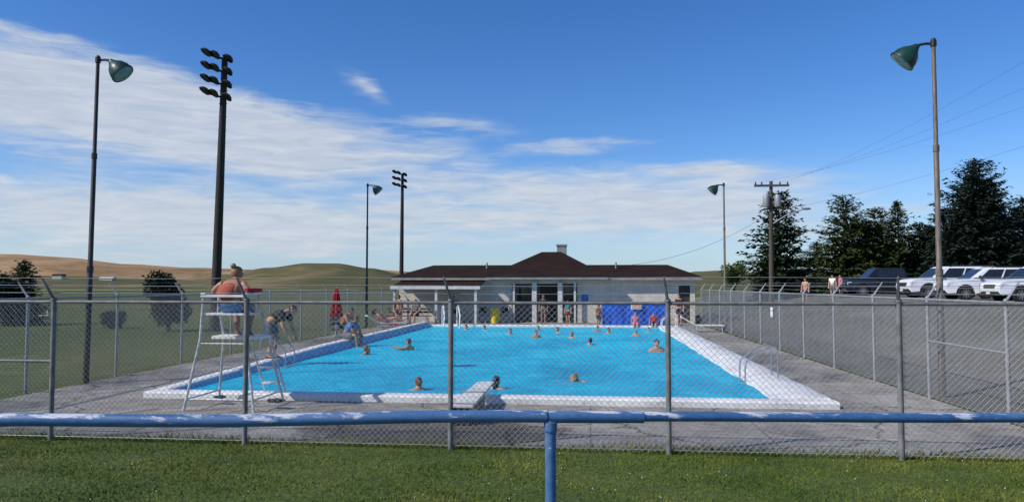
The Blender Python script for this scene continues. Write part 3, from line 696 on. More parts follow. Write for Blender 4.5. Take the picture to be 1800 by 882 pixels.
# ------------------------------------------------------------------ chain link fences
def bars(b, p0, t, L, H, step, r, z0=.04, zb=0):
    nr = Vector((t.y, -t.x, 0))
    for sg in (1, -1):
        c = -H if sg > 0 else 0
        cmax = L if sg > 0 else L+H
        while c < cmax:
            za, zb_ = z0, H
            if sg > 0: za = max(za, -c); zb_ = min(zb_, L-c)
            else: za = max(za, c-L); zb_ = min(zb_, c)
            if zb_-za > .05:
                k = max(1, int((zb_-za)/.35)); off = nr*(.002*sg)
                pts = [p0+t*(c+sg*(za+(zb_-za)*i/k))+Vector((0, 0, za+(zb_-za)*i/k))+off for i in range(k+1)]
                b.tube(pts, r, 3, False)
            c += step
def fence(name, label, p0, p1, H=1.83, spacing=2.7, first=0, arm=None, step=.076, r=.0025, mid=None, pr=.03, group=None, pm='galv'):
    p0, p1 = Vector(p0), Vector(p1); L = (p1-p0).length; t = (p1-p0)/L
    root = thing(name, label, 'fence', p0, group)
    b = MB(); bars(b, p0, t, L, H, step, r); b.obj('chain_mesh', 'wire', root)
    b = MB(); b.tube([p0+Vector((0, 0, H)), p1+Vector((0, 0, H))], .021, 8); b.obj('top_rail', pm, root, True)
    b = MB(); b.tube([p0+Vector((0, 0, .06)), p1+Vector((0, 0, .06))], .004, 5); b.obj('tension_wire', 'wire', root)
    if mid is not None:
        s0, s1, z = mid; b = MB(); b.tube([p0+t*s0+Vector((0, 0, z)), p0+t*s1+Vector((0, 0, z))], .018, 8); b.obj('middle_rail', pm, root, True)
    s_ = first
    while s_ < L+.01:
        q = p0+t*s_; b = MB(); b.tube([q, q+Vector((0, 0, H+.02))], pr, 10)
        pp = b.obj('post', pm, root, True)
        c = MB(); c.ball(q+Vector((0, 0, H+.03)), (pr*1.25, pr*1.25, .035), 10, 6); c.obj('post_cap', pm, pp, True)
        if arm is not None:
            a = MB(); av = Vector(arm)
            a.tube([q+Vector((0, 0, H+.02)), q+av*.5+Vector((0, 0, H+.17)), q+av+Vector((0, 0, H+.32))], [.022, .018, .012], 6); a.obj('barb_arm', pm, pp, True)
        s_ += spacing
    if arm is not None:
        av = Vector(arm)
        for k in (.35, .68, 1.0):
            w = MB(); off = av*k+Vector((0, 0, H+.02+.30*k)); nseg = 8
            w.tube([p0+t*(L*i/nseg)+off+Vector((0, 0, -.015*(i % 2))) for i in range(nseg+1)], .003, 4); w.obj('barbed_wire', 'wire', root)
    return root
fence('chain_link_fence', 'front chain link fence along the lawn edge', (-12.55, 9.25, 0), (6.25, 9.25, 0), 1.84, 2.7, 0, (-.06, -.16, 0), mid=(2.7, 5.4, 1.05), pr=.033, pm='galvold')
fence('chain_link_fence', 'left chain link fence beside the playing field', (-10.7, 10.45, 0), (-10.7, 40.2, 0), 1.80, 2.7, 0, (-.22, 0, 0), pr=.03)
fence('chain_link_fence', 'right chain link fence below the gravel lot', (6.2, 9.25, 0), (5.75, 39.6, 0), 1.80, 2.5, 0, (.2, 0, 0), mid=(2.5, 5.0, 1.05), pr=.03, r=.0028, step=.064)
fence('chain_link_fence', 'distant outfield fence across the playing field', (-60, 62, 0), (-11.5, 62, 0), 1.6, 4.0, 0, None, .16, .004)

# foreground blue rail
rl = MB(); a0 = P(-260, 4.3, ZA(739, 4.3)); a1 = P(960, 4.58, ZA(730, 4.58)); a2 = P(2060, 4.9, ZA(731, 4.9))
pts = []
for i in range(13):
    t = i/12; pts.append(a0.lerp(a1, t)+Vector((0, 0, .008*math.sin(t*9))))
root = thing('pipe_rail', 'peeling blue painted pipe rail in the foreground', 'railing', (a1.x, a1.y, 0))
rl.tube(pts, .038, 16); rl.obj('rail', 'rail', root, True)
r2 = MB(); r2.tube([a1.lerp(a2, i/8.0)+Vector((0, 0, .004*math.sin(i))) for i in range(9)], .031, 16); r2.obj('rail', 'rail', root, True)
sl = MB(); sl.tube([a1.lerp(a2, .004), a1.lerp(a2, .145)], .037, 16); sl.obj('sleeve', 'rail', root, True)
ps = MB(); pb = a1.lerp(a2, .006); ps.tube([(pb.x, pb.y, -.02), (pb.x, pb.y, pb.z-.02)], .034, 16); ps.obj('post', 'rail', root, True)
cl2 = MB(); cl2.tube([(pb.x, pb.y, pb.z-.085), (pb.x, pb.y, pb.z-.03)], .041, 16); cl2.obj('collar', 'rail', root, True)

# ------------------------------------------------------------------ lamps
def make_lamp(h, m='polebacklit'):
    root = thing('light_pole', '', 'light pole', (0, 0, 0), 'pole lamps around the pool')
    b = MB(); b.tube([(0, 0, 0), (0, 0, h*.35), (0, 0, h*.352), (0, 0, h*.7), (0, 0, h*.702), (0, 0, h)], [.062, .056, .05, .046, .04, .036], 12); pl = b.obj('pole', m, root, True)
    for k in (.35, .70):
        c = MB(); c.tube([(0, 0, h*k-.06), (0, 0, h*k+.06)], .066 if k < .5 else .056, 12); c.obj('coupling', m, pl, True)
    c = MB(); c.tube([(0, 0, h-.05), (0, 0, h+.06)], .055, 10); c.ball((0, 0, h+.06), .05, 10, 6); c.obj('pole_cap', 'dark', pl, True)
    a = MB(); a.tube([(0, 0, h), (.14, 0, h+.015), (.26, 0, h-.0), (.31, 0, h-.06)], [.028, .026, .03, .045], 8); a.obj('arm', 'dark', root, True)
    Mx = Matrix.Translation((.29, 0, h-.03)) @ Matrix.Rotation(math.radians(136), 4, 'Y')
    s = MB(); s.lathe([(.05, -.04), (.07, .0), (.10, .05), (.18, .14), (.225, .24), (.235, .33), (.25, .335), (.25, .36), (.225, .36)], 20, Mx); sh = s.obj('lamp_shade', 'green', root, True)
    l = MB(); l.lathe([(.222, .345), (.215, .365), (.16, .38), (.08, .39), (.01, .395)], 18, Mx); l.obj('lens', 'lens', sh, True)
    return root
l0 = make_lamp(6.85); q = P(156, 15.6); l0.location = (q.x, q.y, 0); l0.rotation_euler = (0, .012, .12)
l0['label'] = 'tall pole lamp coloured dark as if backlit, with green shade at the front left of the pool'
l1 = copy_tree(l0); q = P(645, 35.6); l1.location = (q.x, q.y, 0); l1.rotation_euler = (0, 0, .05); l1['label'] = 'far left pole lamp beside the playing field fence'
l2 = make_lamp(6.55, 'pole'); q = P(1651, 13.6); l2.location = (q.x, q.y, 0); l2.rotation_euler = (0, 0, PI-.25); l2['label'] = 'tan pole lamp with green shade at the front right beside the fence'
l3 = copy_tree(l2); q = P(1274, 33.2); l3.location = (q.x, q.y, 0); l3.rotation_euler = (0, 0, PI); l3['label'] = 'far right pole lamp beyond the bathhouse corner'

def make_flood(h, tiers):
    root = thing('floodlight_pole', '', 'floodlight pole', (0, 0, 0), 'ballpark floodlight poles')
    b = MB(); b.tube([(0, 0, 0), (0, 0, h*.5), (0, 0, h)], [.22, .18, .13], 12); b.obj('pole', 'wood', root, True)
    for k in range(tiers):
        z = h-.10-k*.58
        a = MB(); a.tube([(-.62, -.16, z+.16), (.36, -.16, z-.10)], .05, 6); ar = a.obj('crossarm', 'dark', root)
        for x in (-.70, -.30, .30):
            Mx = Matrix.Translation((x, -.30, z+.10-x*.26)) @ Matrix.Rotation(math.radians(-152), 4, 'Y') @ Matrix.Rotation(.35, 4, 'X')
            f = MB(); f.lathe([(.05, -.10), (.10, -.085), (.20, -.03), (.255, .05), (.26, .085), (.23, .085)], 14, Mx); f.obj('floodlight', 'dark', ar, True)
    s = MB()
    for i in range(14): s.tube([(-.2, 0, 3+i*.6), (.2, 0, 3+i*.6)], .012, 4)
    s.obj('climbing_steps', 'dark', root)
    return root
f0 = make_flood(12.3, 4); q = P(379, 33); f0.location = (q.x, q.y, 0); f0.rotation_euler = (0, .020, .1); f0['label'] = 'tall black floodlight pole behind the lifeguard chair'
f1 = make_flood(12.6, 3); q = P(705.5, 70); f1.location = (q.x, q.y, 0); f1.rotation_euler = (0, .004, .1); f1['label'] = 'distant floodlight pole rising left of the bathhouse roof'

# utility pole
q = P(1355, 50); zb = hz(q.x); zt = ZA(318, 50)
root = thing('utility_pole', 'wooden utility pole with transformers among the spruces', 'utility pole', (q.x, q.y, zb))
b = MB(); b.tube([q+Vector((0, 0, zb)), Vector((q.x+.1, q.y, zt))], [.17, .11], 10); b.obj('pole', 'wood2', root, True)
b = MB(); b.box(q.x-1.05, q.x+1.25, q.y-.2, q.y-.1, zt-.38, zt-.24); ca_ = b.obj('crossarm', 'wood2', root)
for x in (-.95, -.55, .65, 1.15):
    i_ = MB(); i_.lathe([(.04, 0), (.06, .05), (.035, .08), (.055, .13), (.02, .19)], 8, Matrix.Translation((q.x+x, q.y-.15, zt-.24))); i_.obj('insulator', 'dark', ca_, True)
for x in (-.34, .42):
    t_ = MB(); t_.lathe([(.2, 0), (.22, .04), (.22, .72), (.18, .80), (.05, .84)], 14, Matrix.Translation((q.x+x+.08, q.y-.1, zt-1.75))); t_.obj('transformer', 'galv', root, True)
b = MB(); b.tube([(q.x, q.y, zt-3.0), (q.x+1.0, q.y-.2, zt-2.35), (q.x+2.1, q.y-.3, zt-1.95)], .045, 6); am = b.obj('lamp_arm', 'galv', root, True)
b = MB(); b.ball((q.x+2.3, q.y-.3, zt-1.92), (.32, .14, .09), 10, 6); b.obj('lamp_head', 'galv', am, True)
UP = Vector((q.x, q.y, zt))
def cable(label, p0, p1, sag, r=.005):
    b = MB(); p0, p1 = Vector(p0), Vector(p1)
    b.tube([p0.lerp(p1, i/24)-Vector((0, 0, sag*4*(i/24)*(1-i/24))) for i in range(25)], r, 4)
    tag(b.obj('power_line', 'cable'), label, 'power line', 'overhead wires')
E = P(2150, 20)
cable('uppermost overhead wire running right from the utility pole', UP+Vector((1.15, -.15, -.05)), (E.x-1.0, E.y, ZA(-60, 20)), .5)
cable('second overhead wire from the top running right from the utility pole', UP+Vector((.65, -.15, -.05)), (E.x, E.y, ZA(-10, 20)), .5)
cable('third overhead wire from the top running right from the utility pole', UP+Vector((-.55, -.15, -.05)), (E.x+.6, E.y, ZA(45, 20)), .5)
cable('lowest overhead wire running right from the utility pole', UP+Vector((.1, -.15, -2.0)), (E.x+.3, E.y, ZA(135, 20)), .45)
cable('overhead wire sagging from the utility pole to the bathhouse roof', UP+Vector((-.1, -.1, -2.2)), (1.6, 44.2, 3.15), .7, .010)

# ------------------------------------------------------------------ bathhouse
BX0, BX1, BY0, BY1, EH = -10.6, 5.6, 40.5, 48.0, 2.38
root = thing('bathhouse', 'white block bathhouse with brown hipped roof behind the pool', 'building', (-2.5, 40.5, 0))
w = MB()
w.box(BX0, -4.26, BY0, BY0+.2, 0, EH); w.box(-.67, 4.75, BY0, BY0+.2, 0, EH); w.box(5.35, BX1, BY0, BY0+.2, 0, EH); w.box(4.75, 5.35, BY0, BY0+.2, 2.02, EH)
w.box(-4.26, -.67, BY0+.003, BY0+.197, 2.12, EH)
w.box(BX0, BX0+.2, BY0+.2, BY1-.2, 0, EH); w.box(BX1-.2, BX1, BY0+.2, BY1-.2, 0, EH); w.box(BX0, BX1, BY1-.2, BY1, 0, EH)
w.obj('wall', 'block', root)
w = MB(); w.box(-4.5, -.4, 42.0, 42.15, 0, EH); w.box(-4.46, -4.28, 40.7, 42, 0, EH); w.box(-.65, -.45, 40.7, 42, 0, EH); w.obj('recess_wall', 'recessgrey', root)
d = MB(); d.box(-2.8, -1.85, 41.94, 41.995, 0.01, 2.05); dd = d.obj('door', 'doordark', root); h = MB(); h.ball((-1.95, 41.91, 1.0), .04, 8, 6); h.obj('handle', 'steel', dd, True)
d = MB(); d.box(4.77, 5.33, 40.6, 40.66, 0, 2.0); d.obj('door', 'doordark', root)
def window(x0, x1, z0, z1, y, pane='glass'):
    f = MB(); t = .05
    f.box(x0, x1, y-.03, y-.003, z0, z0+t); f.box(x0, x1, y-.03, y-.003, z1-t, z1); f.box(x0, x0+t, y-.03, y-.003, z0+t, z1-t); f.box(x1-t, x1, y-.03, y-.003, z0+t, z1-t)
    fo = f.obj('window', 'fascia', root); p_ = MB(); p_.box(x0+t, x1-t, y-.018, y-.006, z0+t, z1-t); p_.obj('pane', pane, fo)
window(-.52, -.02, 1.02, 1.62, BY0, 'bluefab'); window(-4.2, -3.25, .95, 1.95, 42.0); window(-1.5, -.75, .95, 1.95, 42.0)
for x in (-4.12, -3.0, -1.6, -.8):
    c = MB(); r_ = .13 if x in (-3.0, -1.6) else .06; c.box(x-r_, x+r_, 40.15, 40.15+2*r_, 0, 2.2); c.obj('column', 'fascia', root, False, .015)
def hip(x0, x1, y0, y1, ze, rx0, rx1, zr, th=.14):
    ym = (y0+y1)/2; b = MB()
    v = [(x0, y0, ze), (x1, y0, ze), (x1, y1, ze), (x0, y1, ze), (rx0, ym, zr), (rx1, ym, zr), (x0, y0, ze-.02), (x1, y0, ze-.02), (x1, y1, ze-.02), (x0, y1, ze-.02)]
    return b.add(v, [(0, 1, 5, 4), (1, 2, 5), (2, 3, 4, 5), (3, 0, 4), (9, 8, 7, 6), (0, 6, 7, 1), (1, 7, 8, 2), (2, 8, 9, 3), (3, 9, 6, 0)])
rf = hip(-10.95, 5.95, 40.05, 48.45, EH+.10, -9.45, 4.55, 3.24).obj('roof', 'roof', root)
rf2 = hip(-5.65, 1.0, 39.75, 48.6, EH+.13, -2.85, -1.7, 4.02).obj('entrance_roof', 'roof', root)
fs = MB(); fs.box(-10.93, 5.93, 40.07, 40.12, EH-.06, EH+.075); fs.box(5.88, 5.93, 40.12, 48.4, EH-.06, EH+.075); fs.box(-10.93, -10.88, 40.12, 48.4, EH-.06, EH+.075); fs.obj('fascia', 'eave', root)
fs = MB(); fs.box(-5.62, .97, 39.78, 39.82, EH-.03, EH+.105); fs.obj('fascia', 'eave', root)
sf = MB(); sf.box(-10.9, 5.9, 40.125, 40.495, EH-.05, EH-.02); sf.obj('soffit', 'fascia', root)
ch = MB(); ch.box(-1.97, -1.40, 44.75, 45.3, 3.3, 4.40); ch.box(-2.01, -1.36, 44.71, 45.34, 4.40, 4.50); ch.obj('chimney', 'concrete', rf2)
for x in (-6.0, 1.5):
    v_ = MB(); v_.tube([(x, 43, 2.9), (x, 43, 3.35)], .05, 8); v_.obj('vent_pipe', 'galv', rf, True)
pr_ = MB(); pr_.add([(-10.45, 38.3, 1.93), (-5.75, 38.3, 1.93), (-5.75, 40.495, 2.26), (-10.45, 40.495, 2.26), (-10.45, 38.3, 1.98), (-5.75, 38.3, 1.98), (-5.75, 40.495, 2.31), (-10.45, 40.495, 2.31)], [(3, 2, 1, 0), (4, 5, 6, 7), (0, 1, 5, 4), (1, 2, 6, 5), (2, 3, 7, 6), (3, 0, 4, 7)])
po = pr_.obj('porch_roof', 'roof', root)
f = MB(); f.box(-10.5, -5.7, 38.24, 38.295, 1.83, 2.0); f.box(-5.745, -5.70, 38.295, 40.45, 1.86, 1.96); f.obj('porch_fascia', 'fascia', po)
for x in (-10.3, -8.05, -5.95):
    c = MB(); c.box(x-.07, x+.07, 38.35, 38.49, 0, 1.9); c.obj('porch_post', 'fascia', root, False, .01)
def bench(label, x, y, rot, m='whitepipe', ln=1.6):
    r_ = thing('bench', label, 'bench', (0, 0, 0))
    b = MB(); 
    for k in range(3): b.box(-ln/2, ln/2, -.2+k*.14, -.08+k*.14, .42, .45)
    b.obj('seat', m, r_)
    b = MB()
    for k in range(2): b.box(-ln/2, ln/2, .24, .265, .58+k*.16, .69+k*.16)
    b.obj('backrest', m, r_)
    for s_ in (-1, 1):
        b = MB(); b.tube([(s_*ln*.4, -.2, 0), (s_*ln*.4, -.17, .41), (s_*ln*.4, .2, .41), (s_*ln*.4, .235, .84)], .02, 6); b.tube([(s_*ln*.4, .18, .41), (s_*ln*.4, .25, 0)], .02, 6); b.obj('leg', 'galv', r_, True)
    r_.location = (x, y, 0); r_.rotation_euler = (0, 0, rot); return r_
bench('long bench under the porch behind the seated people', -9.4, 38.0, 0, 'wood2', 2.4)
bench('small grey bench on the left deck by the closed umbrella', -9.15, 26.6, PI/2, 'greycloth', 1.0)
def lounger(label, x, y, rot):
    r_ = thing('sun_lounger', label, 'sun lounger', (0, 0, 0)); b = MB(); b.box(-.32, .32, -.9, .35, .26, .30); b.obj('seat', 'white', r_, False, .01)
    b = MB(); b.add([(-.32, .36, .29), (.32, .36, .29), (.32, .92, .62), (-.32, .92, .62), (-.32, .34, .33), (.32, .34, .33), (.32, .90, .66), (-.32, .90, .66)], [(0, 1, 2, 3), (7, 6, 5, 4), (0, 4, 5, 1), (1, 5, 6, 2), (2, 6, 7, 3), (3, 7, 4, 0)]); b.obj('backrest', 'white', r_)
    for sx in (-.28, .28):
        for sy in (-.8, .3):
            l = MB(); l.tube([(sx, sy, 0), (sx, sy, .26)], .02, 6); l.obj('leg', 'whitepipe', r_, True)
    r_.location = (x, y, .012); r_.rotation_euler = (0, 0, rot)
lounger('white sun lounger on the right deck near the far fence', 4.9, 33.2, PI/2); lounger('pale lounger under the person at the far left deck corner', -9.4, 33.55, -PI/2+.5+PI)

# yellow bin
q = Vector((-5.05, 39.3, 0)); root = thing('trash_bin', 'bright yellow bin in front of the bathhouse wall', 'bin', q)
b = MB(); b.lathe([(.20, 0), (.25, .62), (.255, .66), (.235, .66), (.22, .6)], 14, Matrix.Translation(q)); b.obj('drum', 'yellow', root, True)
b = MB(); b.lathe([(.265, .665), (.265, .70), (.22, .80), (.08, .86), (.01, .86)], 14, Matrix.Translation(q)); b.obj('lid', 'yellow', root, True)
for i, (x, lb) in enumerate(((-5.75, 'dark folding chair against the wall left of the yellow bin'), (-4.55, 'dark folding chair right of the yellow bin'))):
    r_ = thing('folding_chair', lb, 'chair', (x, 39.5, 0)); b = MB(); b.box(x-.22, x+.22, 39.3, 39.72, .43, .46); b.obj('seat', 'blackcloth', r_); b = MB(); b.box(x-.22, x+.22, 39.74, 39.77, .55, .86); b.obj('backrest', 'blackcloth', r_)
    for sx in (-.2, .2):
        l = MB(); l.tube([(x+sx, 39.25, 0), (x+sx, 39.55, .44), (x+sx, 39.755, .86)], .015, 5); l.tube([(x+sx, 39.8, 0), (x+sx, 39.4, .44)], .015, 5); l.obj('leg', 'galv', r_)

# blue tarp on a frame
root = thing('tarp_rack', 'bright blue tarp hung over a low rack behind the far pool edge', 'tarp', (2.2, 37.0, 0))
b = MB(); nx, nz_ = 60, 12; vs = []
for j in range(nz_+1):
    for i in range(nx+1):
        x = .6+3.15*i/nx; z = .06+1.06*j/nz_
        vs.append((x, 36.95+.03*math.sin(x*7+z*2)+.018*math.sin(x*19)*(1-j/nz_)-.05*(1-j/nz_), z+.02*math.sin(x*3.1)))
vs += [(.6+3.15*i/nx, 37.10, 1.12+.02*math.sin((.6+3.15*i/nx)*3.1)) for i in range(nx+1)]+[(.6+3.15*i/nx, 37.16, .3) for i in range(nx+1)]
b.add(vs, [(j*(nx+1)+i, j*(nx+1)+i+1, (j+1)*(nx+1)+i+1, (j+1)*(nx+1)+i) for j in range(nz_+2) for i in range(nx)]); b.obj('tarp', 'banner', root, True)
for x in (.55, 2.2, 3.82):
    p_ = MB(); p_.tube([(x, 37.05, 0), (x, 37.05, 1.18)], .025, 8); p_.obj('post', 'whitepipe', root, True)
b = MB(); b.tube([(.5, 37.05, 1.10), (3.87, 37.05, 1.10)], .02, 8); b.obj('rail', 'whitepipe', root, True)
root = thing('notice_board', 'small orange and white notice above the blue tarp', 'sign', (2.25, 36.85, 0))
b = MB(); b.box(2.0, 2.52, 36.82, 36.84, .86, 1.16); b.obj('panel', 'white', root); b = MB(); b.box(2.04, 2.48, 36.806, 36.817, .90, 1.06); b.obj('print', 'orange', root)

# umbrella
q = P(592, 29); root = thing('patio_umbrella', 'closed red patio umbrella on the left deck', 'umbrella', (q.x, q.y, 0))
b = MB(); b.tube([(q.x, q.y, 0), (q.x, q.y, 1.98)], .02, 8); b.obj('pole', 'whitepipe', root, True)
b = MB(); vs = []; n = 20; prof = [(.02, 1.95), (.07, 1.85), (.11, 1.6), (.15, 1.3), (.19, 1.02), (.21, .86), (.17, .80)]
for r_, z in prof:
    for j in range(n): 
        k = 1+.22*math.cos(j*PI)*(1 if r_ > .05 else 0)+.06*rnd.random(); vs.append((q.x+r_*k*math.cos(2*PI*j/n), q.y+r_*k*math.sin(2*PI*j/n), z))
b.add(vs, [(i*n+j, i*n+(j+1) % n, (i+1)*n+(j+1) % n, (i+1)*n+j) for i in range(len(prof)-1) for j in range(n)]); b.obj('canopy', 'red', root, True)
b = MB(); b.lathe([(.25, 0), (.25, .05), (.06, .09), (.04, .3)], 14, Matrix.Translation((q.x, q.y, .012))); b.obj('base', 'concrete', root, True)

# ------------------------------------------------------------------ lifeguard chair
root = thing('lifeguard_chair', 'tall white pipe lifeguard chair at the near left pool corner', 'lifeguard chair', (CX, CYc, 0))
for sx in (-1, 1):
    l = MB(); l.tube([(CX+sx*.60, CYc-.62, .0), (CX+sx*.40, CYc-.50, 1.15), (CX+sx*.36, CYc-.48, 1.90)], .022, 8); l.obj('leg', 'whitepipe', root, True)
    l = MB(); l.tube([(CX+sx*.60, CYc+.55, .0), (CX+sx*.40, CYc+.30, 1.15), (CX+sx*.38, CYc+.12, 1.58)], .022, 8); l.obj('leg', 'whitepipe', root, True)
    a = MB(); a.box(CX+sx*.36-.045, CX+sx*.36+.045, CYc-.52, CYc+.05, 1.90, 1.935); a.obj('armrest', 'white', root, False, .008)
    a = MB(); a.tube([(CX+sx*.37, CYc+.02, 1.6), (CX+sx*.36, CYc+.02, 1.9)], .018, 6); a.obj('arm_post', 'whitepipe', root, True)
    b = MB(); b.tube([(CX+sx*.57, CYc-.60, .2), (CX+sx*.57, CYc+.51, .2)], .014, 6); b.obj('brace', 'whitepipe', root, True)
b = MB(); b.box(CX-.40, CX+.40, CYc-.48, CYc+.0, 1.56, 1.595); b.obj('seat', 'white', root, False, .008)
b = MB(); b.box(CX-.42, CX+.42, CYc-.10, CYc+.36, 1.14, 1.20); b.obj('foot_platform', 'white', root, False, .01)
b = MB(); b.box(CX-.40, CX+.40, CYc-.515, CYc-.49, 1.86, 1.90); b.obj('backrest', 'white', root, False, .006)
for z, hw in ((.2, .57), (1.1, .41)):
    b = MB(); b.tube([(CX-hw, CYc-.6+.09*z, z), (CX+hw, CYc-.6+.09*z, z)], .014, 6); b.obj('brace', 'whitepipe', root, True)
for sx in (.0, .38):
    b = MB(); b.tube([(CX+.12+sx, CYc+.95, 0), (CX+.02+sx, CYc+.40, 1.16)], .016, 6); b.obj('ladder_rail', 'whitepipe', root, True)
for z in (.30, .58, .86):
    y_ = CYc+.95-.55*z/1.16; x_ = CX+.12-.10*z/1.16; b = MB(); b.box(x_, x_+.38, y_-.06, y_+.06, z-.015, z+.015); b.obj('ladder_step', 'white', root)
b = MB(); b.tube([(CX+.34, CYc-.42, 1.98), (CX+.37, CYc-.2, 1.975), (CX+.38, CYc+.05, 1.975)], [.03, .04, .03], 10); tag(b.obj('rescue_tube', 'red', None, True), 'red rescue tube lying across the lifeguard chair armrest', 'rescue tube')

# diving board
root = thing('diving_board', 'white diving board over the near pool edge', 'diving board', (-1.87, 12, 0))
b = MB(); b.add([(-2.08, 10.75, .27), (-1.70, 10.75, .27), (-1.74, 13.5, .27), (-2.05, 13.5, .27), (-2.08, 10.75, .305), (-1.70, 10.75, .305), (-1.74, 13.5, .305), (-2.05, 13.5, .305)], [(3, 2, 1, 0), (4, 5, 6, 7), (0, 1, 5, 4), (1, 2, 6, 5), (2, 3, 7, 6), (3, 0, 4, 7)]); b.obj('board', 'board', root, False, .01)
b = MB(); b.box(-2.03, -1.75, 11.85, 12.35, .012, .268); b.obj('fulcrum', 'concrete', root, False, .02)
b = MB(); b.box(-2.04, -1.74, 10.8, 10.98, .012, .268); b.obj('anchor', 'dark', root, False, .01)
for y in (10.9, 12.1):
    b = MB(); b.tube([(-2.12, y, .318), (-1.66, y, .318)], .014, 6); b.obj('clamp_bar', 'galv', root, True)

def grab(label, x, y, sgn, m='steel', z0=0):
    r_ = thing('pool_ladder', label, 'pool ladder', (x, y, 0))
    for dy in (-.28, .28):
        b = MB(); pts = [(x+sgn*.50, y+dy, .0), (x+sgn*.50, y+dy, .60), (x+sgn*.46, y+dy, .76), (x+sgn*.36, y+dy, .80), (x+sgn*.05, y+dy, .62), (x-sgn*.13, y+dy, .48), (x-sgn*.16, y+dy, .36), (x-sgn*.16, y+dy, -.02)]
        b.tube(pts, .018, 8); b.obj('handrail', m, r_, True)
    for z in (.02,):
        b = MB(); b.box(x-sgn*.16-.05, x-sgn*.16+.05, y-.27, y+.27, z, z+.035); b.obj('rung', m, r_)
grab('curved steel ladder rails on the right pool edge', 3.35, 16.1, 1)
grab('steel ladder rails beside the bending person', -7.62, 17.9, -1)
grab('white ladder rails at the far right pool corner', 3.35, 33.8, 1, 'white')
root = thing('stair_handrail', 'white sloping stair handrails at the far left pool corner', 'handrail', (-7.3, 35.2, 0))
for dx in (0, .75):
    b = MB(); x = -7.3+dx; b.tube([(x, 36.3, .02), (x, 36.3, .95), (x+.1, 36.1, 1.02), (x+.45, 34.6, .55), (x+.45, 34.5, .4), (x+.45, 34.5, -.02)], .035, 8); b.obj('handrail', 'white', root, True)

def heap(label, px, py, m, name='towel', cat='towel', z=.125, s=1.0):
    q = G(px, py, z); b = MB()
    b.ball((q.x, q.y, z+.03*s), (.20*s, .12*s, .045*s), 18, 8, lambda v: v*(1+.25*math.sin(v.x*40+v.y*31)*.5)); tag(b.obj(name, m, None, True), label, cat)
heap('dark crumpled towel on the near pool edge right of the lifeguard chair', 488, 704, 'blackcloth', s=.8); heap('small dark bundle on the near pool edge behind the chair ladder', 392, 697, 'navy', s=.6)
b = MB(); b.box(5.90, 5.915, 24.85, 25.15, 1.0, 1.33); tag(b.obj('sign', 'white', None, False, .006), 'small white plate hung on the right fence', 'sign')
heap('red kickboard bag on the deck beside the reclining person', 690, 571, 'red', 'bag', 'bag', .02, 1.2)

root = thing('rail_fence', 'low white rail at the far left beyond the field fence', 'railing', P(20, 42))
A, B = P(-120, 42), P(86, 42)
for z in (.32, ZA(560, 42)):
    b = MB(); b.tube([A+Vector((0, 0, z)), B+Vector((0, 0, z))], .035, 6); b.obj('rail', 'white', root, True)
for k in (0, .5, 1):
    c = A.lerp(B, k); b = MB(); b.tube([c, c+Vector((0, 0, .75))], .035, 6); b.obj('post', 'white', root, True)
for px, py, wd, lb in ((100, 481, 9, 'tiny distant farmhouse on the left hillside'), (186, 486, 12, 'tiny distant white shed on the left hillside'), (60, 484, 5, 'leftmost tiny farm shed on the far hillside')):
    d_ = 640; c = P(px, d_, ZA(py+4, d_)); r_ = thing('farmhouse', lb, 'house', c); b = MB(); b.box(c.x-wd/2, c.x+wd/2, c.y, c.y+6, c.z-3, c.z+.6); b.obj('wall', 'farhouse', r_)
    b = MB(); b.add([(c.x-wd/2-.5, c.y-.5, c.z+.6), (c.x+wd/2+.5, c.y-.5, c.z+.6), (c.x+wd/2+.5, c.y+6.5, c.z+.6), (c.x-wd/2-.5, c.y+6.5, c.z+.6), (c.x-wd/2-.5, c.y+3, c.z+1.8), (c.x+wd/2+.5, c.y+3, c.z+1.8)], [(0, 1, 5, 4), (3, 4, 5, 2), (0, 4, 3), (1, 2, 5), (0, 3, 2, 1)]); b.obj('roof', 'farhouse' if wd > 10 else 'roof', r_)

